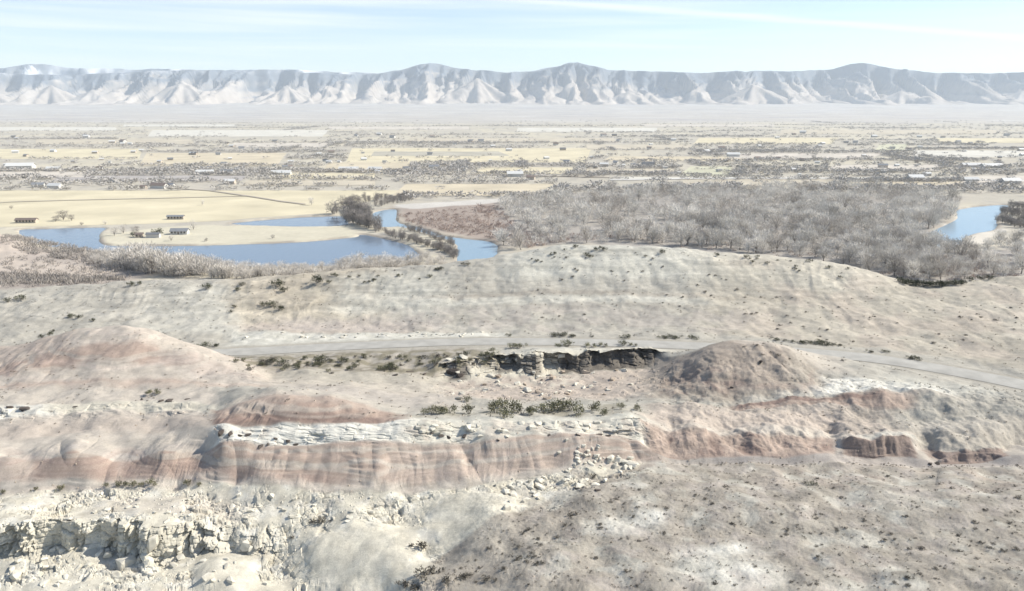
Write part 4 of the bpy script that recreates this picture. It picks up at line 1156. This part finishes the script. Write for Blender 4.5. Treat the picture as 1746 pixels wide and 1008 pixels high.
it = [shrub("sagebrush", SAG, random.choice((960, 1040, 1120, 1215)) + random.gauss(0, 30), r_(432, 545), r_(.4, 1.0)) for _ in range(44)]
name_row(it, "tiny dark sagebrush", "dotted over the big pale hillside", "shrub", "sagebrush on the big hillside")
it = [shrub("sagebrush", SAG, random.choice((1330, 1420, 1540, 1650, 1700)) + random.gauss(0, 28), r_(505, 622), r_(.4, 1.2), .7) for _ in range(60)]
name_row(it, "small grey sagebrush", "on the tan slope right of the road", "shrub", "sagebrush on the right slope")
# roadside
it = [shrub("roadside_bush", JUN, a, b, w, .55) for a, b, w in [(945,574,2.2),(958,573,2.6),(972,574,2.2),(1068,576,2.4),(1130,577,2.0),(1142,577,2.4),(1156,577,2.2),(1182,577,2.4),(868,573,1.6),(1010,575,1.0)]]
name_row(it, "low dark bush", "on the far verge of the road", "bush", "bushes on the far verge of the road")
it = [shrub("roadside_bush", GRE, a, b, w, .7) for a, b, w in [(872,594,2.2),(884,594,2.4),(952,592,1.8),(968,590,2.8),(1010,592,2.2),(1030,591,1.8),(1062,590,2.2),(1082,590,1.6),(840,598,1.5)]]
name_row(it, "olive bush", "between the road and the dark cliff", "bush", "bushes above the dark cliff")
it = [shrub("roadside_bush", JUN, px, 581 + (px - 1320) * .085 + r_(-1.5, 1.5), r_(1.1, 2.4), .6) for px in (1322, 1338, 1352, 1362, 1374, 1388, 1398, 1408, 1418, 1430)]
name_row(it, "dark bush", "by the road's right bend", "bush", "line of brush by the right bend")
it = [shrub("roadside_bush", JUN, a, b, w, .6) for a, b, w in [(1482,600,1.4),(1508,600,1.5),(1552,612,1.6),(1562,613,2.2),(352,591,2.6),(364,592,2.0)]]
for (px, o), lb in zip(it, ["small dark bush on the upper road edge, left of a pair", "small dark bush on the upper road edge, right of a pair", "small dark bush left of the darkest bush by the right road bend", "darkest bush on the upper edge of the right road bend", "dark bush where the road disappears behind the pink hill", "low dark bush at the left end of the visible road"]):
    tag(o, lb, "bush")
it = []
for _ in range(85):
    px = r_(400, 850); it.append(shrub("brown_bush", random.choice((GRE, SAG, JUN)), px, np.interp(px, [400, 600, 850], [r_(608, 632), r_(606, 640), r_(598, 622)]), r_(.7, 1.8), .8))
name_row(it, "scrubby brown bush", "on the bank below the left stretch of road", "bush", "bushes on the bank below the road")
it = [shrub("brown_bush", JUN, a, b, w) for a, b, w in [(546,620,2.6),(480,622,2.0),(590,618,1.9),(668,630,1.9),(655,632,1.5)]]
name_row(it, "dark bush", "on the bank below the road", "bush", "dark bushes on the brown bank")
# wash with greasewood
it = [shrub("greasewood_bush", GRE, a, b, w, r_(.85, 1.1)) for a, b, w in [(722,708,1.4),(738,706,1.8),(752,705,2.0),(766,704,2.2),(798,685,1.6),(800,706,2.0),(845,704,2.4),(858,695,2.6),(862,712,2.6),(876,702,2.8),(890,706,2.2),(906,706,1.8),(926,704,2.4),(942,700,2.6),(956,698,2.8),(972,700,2.6),(986,706,2.4),(1012,700,2.2),(1030,708,1.8),(1058,698,1.5),(1085,700,1.5)]]
name_row(it[:11], "green-grey bush", "in the left of the wash", "bush", "greasewood in the left of the wash")
name_row(it[11:], "green-grey bush", "in the right of the wash", "bush", "greasewood in the right of the wash")
it = [shrub("greasewood_bush", GRE, a, b, w, .8) for a, b, w in [(252,671,1.1),(262,671,1.6),(272,672,1.0)]]
name_row(it, "yellow-green bush", "at the foot of the pink hill", "bush", "bushes at the foot of the pink hill")
it = [shrub("greasewood_bush", GRE, a, b, w) for a, b, w in [(182,830,.9),(204,829,1.2),(214,829,1.1),(228,829,1.3),(242,829,1.0),(265,828,1.4),(320,828,1.2),(340,829,.8),(104,836,1.2),(60,836,.8),(6,842,.9)]]
name_row(it, "small olive bush", "below the left pink mounds", "bush", "bushes below the left pink mounds")
it = [shrub("brown_bush", SAG, a, b, w, .8) for a, b, w in [(535,893,1.4),(548,892,1.7),(720,936,2.0),(1012,812,1.1),(500,918,.9),(690,1000,1.6),(715,985,2.2),(740,978,1.8),(765,990,1.6),(785,985,1.2),(832,988,1.1),(880,955,1.2),(705,1006,1.8)]]
for (px, o), lb in zip(it, ["grey-green bush left of its twin above the pale dome", "grey-green bush above the left end of the pale dome", "brown twiggy bush in the notch between the two pale domes", "round grey bush beside the white boulders at the tip of the terrace", "small bush below the broken pale cliff", "dark bush left of the ravine mouth at the bottom edge", "large dark brown bush in the ravine at the bottom", "dark brown bush just right of the largest ravine bush", "brown bush third from the left in the ravine", "small dark bush right of the ravine", "lone dark bush on the near grey slope at the bottom", "lone dark bush higher on the near grey slope", "dark bush at the very bottom of the ravine"]):
    tag(o, lb, "bush")
# sagebrush of the near hill: the larger ones one by one, the rest as ground cover
it = []
for _ in range(150):
    px = r_(780, 1742); lo = np.interp(px, [780, 930, 1130, 1746], [960, 885, 815, 805]); py = r_(lo, 1004)
    it.append(shrub("sagebrush", SAG, px, py, r_(.35, .8) * (1.5 if random.random() < .1 else 1), .75))
name_row([q for q in it if q[0] < 1250], "small dark sagebrush", "on the left flank of the near grey hill", "shrub", "sagebrush on the left flank of the near hill")
name_row([q for q in it if q[0] >= 1250], "small dark sagebrush", "on the right part of the near grey hill", "shrub", "sagebrush on the right of the near hill")
tag(shrub("sagebrush", JUN, 1384, 827, 1.3, .6)[1], "blackish bush alone near the top of the near grey hill", "shrub")
cov = []
n3 = 0
ij = np.argwhere(VISW & (V > 1.2) & (V < 5.3) & (PX > np.interp(V, [0, 2, 3, 4, 4.6, 5.1], [660, 720, 770, 900, 1000, 1130])))
for k in g_.permutation(len(ij))[:2600]:
    i, j = ij[k]
    if NOI1[i, j] + .6 * NOI2[i, j] < -.1 and random.random() < .7: continue
    T = random.choice(SAG)[2]; Tt = T.reshape(-1, 3, 3)[g_.integers(0, len(T) // 3, 22)]
    mid = Tt.mean(1, keepdims=True); Tt = mid + (Tt - mid) * 1.7
    cov.append(placed(Tt.reshape(-1, 3), zx[i, j], zy[i, j], zz[i, j] - .02, r_(.10, .36), 1.2, r_(0, 6)))
ij = np.argwhere(VISW & (V > 7.2) & (V < 11.6) & (NOI2 > .1))
for k in g_.permutation(len(ij))[:900]:
    i, j = ij[k]; T = random.choice(SAG)[2]; Tt = T.reshape(-1, 3, 3)[g_.integers(0, len(T) // 3, 22)]
    mid = Tt.mean(1, keepdims=True); Tt = mid + (Tt - mid) * 1.7
    cov.append(placed(Tt.reshape(-1, 3), zx[i, j], zy[i, j], zz[i, j] - .02, r_(.15, .5), 1.1, r_(0, 6)))
ij = np.argwhere(VISW & (V > 13.3) & (V < 16.02) & (NOI1 > -.2))
for k in g_.permutation(len(ij))[:1200]:
    i, j = ij[k]; T = random.choice(SAG)[2]; Tt = T.reshape(-1, 3, 3)[g_.integers(0, len(T) // 3, 18)]
    mid = Tt.mean(1, keepdims=True); Tt = mid + (Tt - mid) * 1.7
    cov.append(placed(Tt.reshape(-1, 3), zx[i, j], zy[i, j], zz[i, j] - .02, r_(.2, .6), 1.1, r_(0, 6)))
join_tris("ground_cover", cov, M['sage'], "low dry scrub dotted over the hills", "scrub")

# ---- small loose stones, past counting
OCT = np.array([(1,0,0),(0,1,0),(0,0,1), (0,1,0),(-1,0,0),(0,0,1), (-1,0,0),(0,-1,0),(0,0,1), (0,-1,0),(1,0,0),(0,0,1)], float) * np.array((.6, .5, .45))
for nm, cond, n, mt, lo, hi, lb in (("pale_stones", (V > 1.3) & (V < 5.1) & (PX < np.interp(V, [0, 2, 3, 4, 4.6, 5.1], [660, 700, 735, 880, 985, 1115])) & (dome < .2), 2600, 'rock_white', .10, .45, "loose pale stones strewn over the white terrace"),
                                    ("brown_stones", ((V > 5.05) & (V < 11.4)) | ((V > 1.3) & (V < 5.1) & (PX > 900)), 2600, 'rock_brown', .08, .40, "loose brown stones strewn over the slopes")):
    ij = np.argwhere(VISW & cond); parts_ = []
    for k in g_.permutation(len(ij))[:n]:
        i, j = ij[k]; w_ = lo + (hi - lo) * random.random() ** 3
        q_ = OCT + .0; a_ = r_(0, 6.28); c_, s__ = math.cos(a_), math.sin(a_)
        q_ = np.stack([q_[:, 0] * c_ - q_[:, 1] * s__, q_[:, 0] * s__ + q_[:, 1] * c_, q_[:, 2] * r_(.7, 1.5)], -1) * w_
        parts_.append(q_ + np.array((zx[i, j], zy[i, j], zz[i, j] - .03)))
    join_tris(nm, parts_, M[mt], lb, "stones")
# ---- rocks
def rock_proto(nm, flat, seed):
    gg = np.random.default_rng(seed)
    bm = bmesh.new()
    for _ in range(20):
        p = gg.uniform(-.5, .5, 3); p = p / max(np.abs(p).max(), .3) * .5 * (.75 + .25 * gg.random())
        bm.verts.new(p * np.array((1.15, .9, flat)))
    r0_ = bmesh.ops.convex_hull(bm, input=bm.verts[:])
    bmesh.ops.delete(bm, geom=[v for v in r0_["geom_interior"] if isinstance(v, bmesh.types.BMVert)], context='VERTS')
    bmesh.ops.recalc_face_normals(bm, faces=bm.faces[:])
    me_ = bpy.data.meshes.new(nm); bm.to_mesh(me_); bm.free(); return me_
RP = {}
for k, mt in (('w', 'rock_white'), ('b', 'rock_brown'), ('d', 'rock_dark')):
    RP[k] = []
    for i in range(9):
        m_ = rock_proto("boulder", .75, 60 + i); m_.materials.append(M[mt]); RP[k].append(m_)
def rock(kind, px, py, w, flat=1.0, name="boulder"):
    x, y, z = ground(px, py)
    if kind == 'd': w *= .8
    o = link(name, random.choice(RP[kind]), None, (x, y, z + (.02 if kind != 'd' else -.05) * w * flat))
    o.rotation_euler = (r_(-.25, .25), r_(-.25, .25), r_(0, 6.28)); o.scale = (w * r_(.9, 1.3), w * r_(.8, 1.1), w * flat * r_(.85, 1.2))
    return (px, o)
it = [rock('w', random.gauss(1008, 30), random.gauss(780, 12), r_(.25, .9) ** 1.3 + .1) for _ in range(34)]
name_row(it, "pale boulder", "in the rubble heap on the pink slope", "boulder", "boulders of the rubble heap")
it = [rock('w', px, np.interp(px, [850, 1080], [858, 800]) + r_(-30, 14), r_(.5, 1.4)) for px in [r_(850, 1080) for _ in range(40)]]
name_row(it, "cream boulder", "on the rocky tip of the white terrace", "boulder", "boulders on the tip of the terrace")
it = [rock('w', r_(5, 640), r_(842, 892), r_(.3, .9), .7) for _ in range(70)]
name_row(it, "pale slab of rock", "on top of the white terrace at the left", "rock", "slabs on top of the terrace")
it = [rock('w', r_(0, 460), r_(935, 1002), r_(.4, 1.2)) for _ in range(46)]
name_row(it, "pale boulder", "fallen at the foot of the pale cliff", "boulder", "boulders below the pale cliff")
it = [rock('w', a, b, w, f) for a, b, w, f in [(216,962,1.9,1.2),(205,970,1.3,1),(250,958,1.8,1),(186,946,1.6,1.1),(262,925,1.6,1.5),(420,930,1.7,1.1),(150,988,1.4,.9),(30,980,1.5,.8)]]
name_row(it, "large pale boulder", "in front of the pale cliff", "boulder", "large boulders before the pale cliff")
it = [rock(random.choice('wwb'), r_(770, 1075), r_(632, 680), r_(.5, 1.5)) for _ in range(52)]
name_row(it, "broken block of stone", "on the talus under the dark cliff", "rock", "blocks on the talus")
it = [rock('w', px, 617 + (760 - px) * .08 + r_(-6, 6), r_(1.0, 2.2), .6) for px in (768, 778, 790, 862, 880, 944, 950, 958)]
name_row(it, "weathered pale block", "on the lip of the dark cliff", "rock", "pale blocks on the lip of the dark cliff")
it = [rock('d', a, b, w, f) for a, b, w, f in [(772,634,2.8,.9),(785,640,2.0,.8),(700,634,1.8,.4),(722,638,1.6,.4),(672,640,1.4,.3)]]
name_row(it, "dark varnished rock", "at the dark cliff's left end", "rock", "dark rocks at the left end of the cliff")
it = [rock('d', a, b, w, f) for a, b, w, f in [(18,694,1.4,.5),(44,697,2.0,.6),(38,699,1.2,.5),(274,683,1.6,.5),(290,683,1.6,.5),(240,682,1.0,.5),(320,680,.9,.5),(128,693,.8,.5)]]
name_row(it, "dark rock", "on the thin ledge below the pink hill", "rock", "dark rocks along the thin ledge")
it = [rock('d', a, b, w, f) for a, b, w, f in [(378,738,1.4,.9),(392,740,1.5,.8),(408,742,1.0,.8),(424,742,1.0,.7),(446,760,1.3,.7),(458,757,.9,.8),(470,748,.9,.7),(492,752,1.0,.8),(505,758,.8,.7)]]  # dark rocks added in place of shadowed cracks in the ledge
name_row(it, "blackish rock", "at the white ledge's left end", "rock", "blackish rocks at the ledge's left end")
it = [rock(k, a, b, w, f) for k, a, b, w, f in [('d',752,742,1.3,.4),('d',764,746,1.0,.9),('d',792,744,1.0,.6),('d',735,738,.9,.35),('d',985,742,1.0,.6),('d',1020,741,1.5,.4),('d',1034,744,1.4,.4),('d',935,742,.9,.5),('d',850,750,.7,.6)]]  # dark slabs added in place of the cave shadow beneath the overhang
name_row(it, "dark slab imitating cave shadow", "under the thick white ledge", "rock", "dark slabs imitating cave shadow under the white ledge")
it = [rock('w', px, np.interp(px, [700, 900, 1090], [732, 735, 722]) + r_(-12, 10), r_(.5, 1.4), .6) for px in [r_(700, 1090) for _ in range(36)]]
name_row(it, "cream block", "on the right half of the thick white ledge", "rock", "blocks on the right of the white ledge")
it = [rock('d', a, b, w, f) for a, b, w, f in [(1587,791,1.0,.6),(1598,791,1.1,.5),(1248,660,1.0,1.0),(1298,616,1.0,1.2),(1020,836,1.5,.4)]]
for (px, o), lb in zip(it, ["dark rock left of its twin at the foot of the rightmost dark outcrop", "dark rock at the foot of the rightmost dark outcrop", "black rock alone at the right foot of the brown hill", "upright dark rock near the top of the brown hill", "dark oval rock on the rocky tip of the white terrace"]):
    tag(o, lb, "rock")
it = [rock('w', px, 572 + r_(-5, 5), r_(.5, 1.1), .6) for px in [r_(420, 860) for _ in range(30)]]
name_row(it, "pale stone", "in the white cut bank above the road", "rock", "stones in the white cut bank")

# ---- buildings
def house(px, py, wpx, depth_r, hr, wall, roof, label, rot=0.0, wins=0, group=None, name="farm_building", z=0.12, door=True):
    x, y = at(px, py); w = wpx * y / FPX; d = w * depth_r; hgt = w * hr
    hgt = min(max(hgt, 2.6), 9.0)
    e = bpy.data.objects.new(name, None); COL.objects.link(e); e.location = (x, y, z); e.rotation_euler = (0, 0, rot)
    tag(e, label, "building", group)
    mb = MB(); rg = min(d * .28, 4.0); a, b = w / 2, d / 2
    mb.add([(-a,-b,-.5),(a,-b,-.5),(a,b,-.5),(-a,b,-.5),(-a,-b,hgt),(a,-b,hgt),(a,b,hgt),(-a,b,hgt),(-a,0,hgt+rg),(a,0,hgt+rg)],
           [(0,1,5,4),(2,3,7,6),(1,2,6,9,5),(3,0,4,8,7),(3,2,1,0)])
    link("wall", mb.mesh("wall", M[wall]), e)
    rb = MB(); o_ = .06 * d + .2; th = .18
    for sgn in (-1, 1):
        y1_, z1_ = sgn * (b + o_), hgt - rg * o_ / b
        p = [(-a-o_, y1_, z1_+.03), (a+o_, y1_, z1_+.03), (a+o_, 0, hgt+rg+.03), (-a-o_, 0, hgt+rg+.03)]
        q = [(u, v_, t+th) for u, v_, t in p]
        rb.add(p + q, [(0,1,2,3),(4,5,6,7),(0,1,5,4),(1,2,6,5),(2,3,7,6),(3,0,4,7)])
    link("roof", rb.mesh("roof", M[roof]), e)
    for k in range(wins):
        cx = -a + w * (k + .6) / (wins + .4)
        wb = MB(); ww = w / (wins + .4) * .42
        if k == wins // 2 and door:
            wb.box(cx - .55, cx + .55, -b - .05, -b + .05, 0, 2.1); link("door", wb.mesh("door", M['roof_brown']), e)
        else:
            wb.box(cx - ww / 2, cx + ww / 2, -b - .05, -b + .05, .9, min(2.3, hgt - .2)); link("window", wb.mesh("window", M['glass']), e)
house(307,399,28,.5,.16,'white_wall','roof_grey',"low ranch house with grey roof and dark windows on the peninsula",.06,5,name="ranch_house")
house(238,405,12,.7,.3,'tan_wall','roof_brown',"small dark shed among the trees at the peninsula's left end",.2,2,name="shed")
house(262,405,22,.4,.14,'white_wall','roof_grey',"long pale shed between the green tree and the small dark shed",.05,0,name="shed")
house(46,380,34,.3,.10,'tan_wall','roof_brown',"long dark open shed above the lake's left arm",.05,6,name="shed", door=False)
house(300,374,28,.25,.09,'tan_wall','roof_grey',"long low brown shed on the near edge of the yellow pasture",.03,5,name="shed", door=False)
for px, py, w, dr, hr, wl, rf, lb in [(36,287,40,.5,.12,'white_wall','roof_white',"large white greenhouse block at the far left of the valley"),(92,291,22,.5,.16,'white_wall','roof_white',"white greenhouse right of the largest one at the far left"),
 (66,319,18,.6,.25,'white_wall','roof_grey',"white farmhouse behind the left end of the yellow pasture"),(95,321,24,.5,.2,'white_wall','roof_white',"white barn behind the left end of the yellow pasture"),(245,322,10,.7,.4,'tan_wall','roof_brown',"small dark building at the left of the farmyard above the pasture"),
 (272,321,26,.5,.2,'white_wall','roof_brown',"dark-roofed farmhouse above the middle of the yellow pasture"),(290,320,16,.6,.3,'white_wall','roof_grey',"white shed right of the dark-roofed farmhouse"),(392,314,18,.6,.3,'tan_wall','roof_white',"tan house with pale roof behind the yellow pasture"),
 (350,297,28,.4,.14,'white_wall','roof_white',"long white shed in the middle left of the valley"),(388,296,20,.5,.2,'white_wall','roof_grey',"white house right of the long white shed"),(480,298,32,.4,.12,'white_wall','roof_white',"long white warehouse left of the valley centre"),(595,292,32,.4,.12,'white_wall','roof_white',"long white warehouse near the valley centre"),
 (640,291,22,.5,.15,'white_wall','roof_white',"small white warehouse right of the long one near the valley centre"),(878,301,26,.5,.2,'white_wall','roof_white',"white-roofed farmhouse behind the left end of the grey wood"),(905,306,14,.6,.3,'tan_wall','roof_brown',"dark barn beside the white-roofed farmhouse"),(740,288,16,.6,.25,'white_wall','roof_grey',"white house in the middle of the valley"),
 (1560,308,24,.6,.25,'white_wall','roof_white',"bright white barn behind the right end of the grey wood"),(1580,300,12,.6,.35,'white_wall','roof_white',"small white shed behind the bright white barn"),(1690,286,36,.35,.10,'white_wall','roof_white',"long white building at the far right of the valley"),(1655,285,30,.4,.12,'white_wall','roof_white',"white building left of the long one at the far right"),
 (1722,312,30,.5,.14,'white_wall','roof_white',"white-roofed barn at the right edge beyond the wood"),(1655,309,22,.5,.16,'white_wall','roof_white',"white shed left of the barn at the right edge"),(1505,286,14,.6,.3,'tan_wall','roof_grey',"tan house in the trees at the right of the valley"),(1250,267,20,.5,.2,'white_wall','roof_white',"white house on the field edge right of the valley centre"),
 (1105,283,20,.5,.2,'white_wall','roof_grey',"white house in the trees behind the middle of the wood"),(1030,284,14,.6,.3,'tan_wall','roof_white',"tan house behind the left part of the wood")]:
    house(px, py, w, dr, hr, wl, rf, lb, r_(-.25, .25))
for (xa, xb, ya, yb, n, lb, gp) in [(0, 580, 232, 300, 48, "tiny pale house among the groves in the left of the valley", "tiny houses in the left of the valley"),
                                 (600, 1150, 226, 296, 40, "tiny pale house among the groves in the centre of the valley", "tiny houses in the centre of the valley"),
                                 (1150, 1746, 226, 302, 48, "tiny pale house among the groves in the right of the valley", "tiny houses in the right of the valley")]:
    for _ in range(n):
        house(r_(xa, xb), r_(ya, yb), r_(5, 10), r_(.5, .8), .32, random.choice(('white_wall', 'white_wall', 'tan_wall')), random.choice(('roof_white', 'roof_grey', 'roof_brown', 'roof_white')), lb, r_(-.5, .5), group=gp, name="house")
# two evergreens by the ranch house
def ever(px, py, w, tall, lb):
    x, y = at(px, py); fo, st, _ = random.choice(JUN)
    e = bpy.data.objects.new("evergreen_tree", None); COL.objects.link(e); e.location = (x, y, 0); e.scale = (w, w, w * tall); tag(e, lb, "tree")
    for nm, m_ in (("crown", fo), ("trunk", st)):
        o = bpy.data.objects.new(nm, m_); COL.objects.link(o); o.parent = e
ever(271, 403, 7, 1.3, "green evergreen tree left of the ranch house")
ever(228, 404, 5, 1.1, "dark evergreen tree beside the small dark shed")

# ================================================================== THE AIR
hm_ = MB(); hm_.box(-17500, 17500, -400, 18500, -9, 900)
hz, t_, b_ = new_mat("valley haze")
t_.nodes.remove(b_)
pv = N("ShaderNodeVolumePrincipled", t_)
pv.inputs["Color"].default_value = (0.80, 0.90, 1.0, 1)
pv.inputs["Density"].default_value = 5.0e-5
pv.inputs["Anisotropy"].default_value = 0.1
t_.links.new(pv.outputs[0], t_.nodes["Material Output"].inputs["Volume"])
haze = link("haze", hm_.mesh("haze", hz))
tag(haze, "thin pale haze over the whole valley", "haze", kind='stuff')
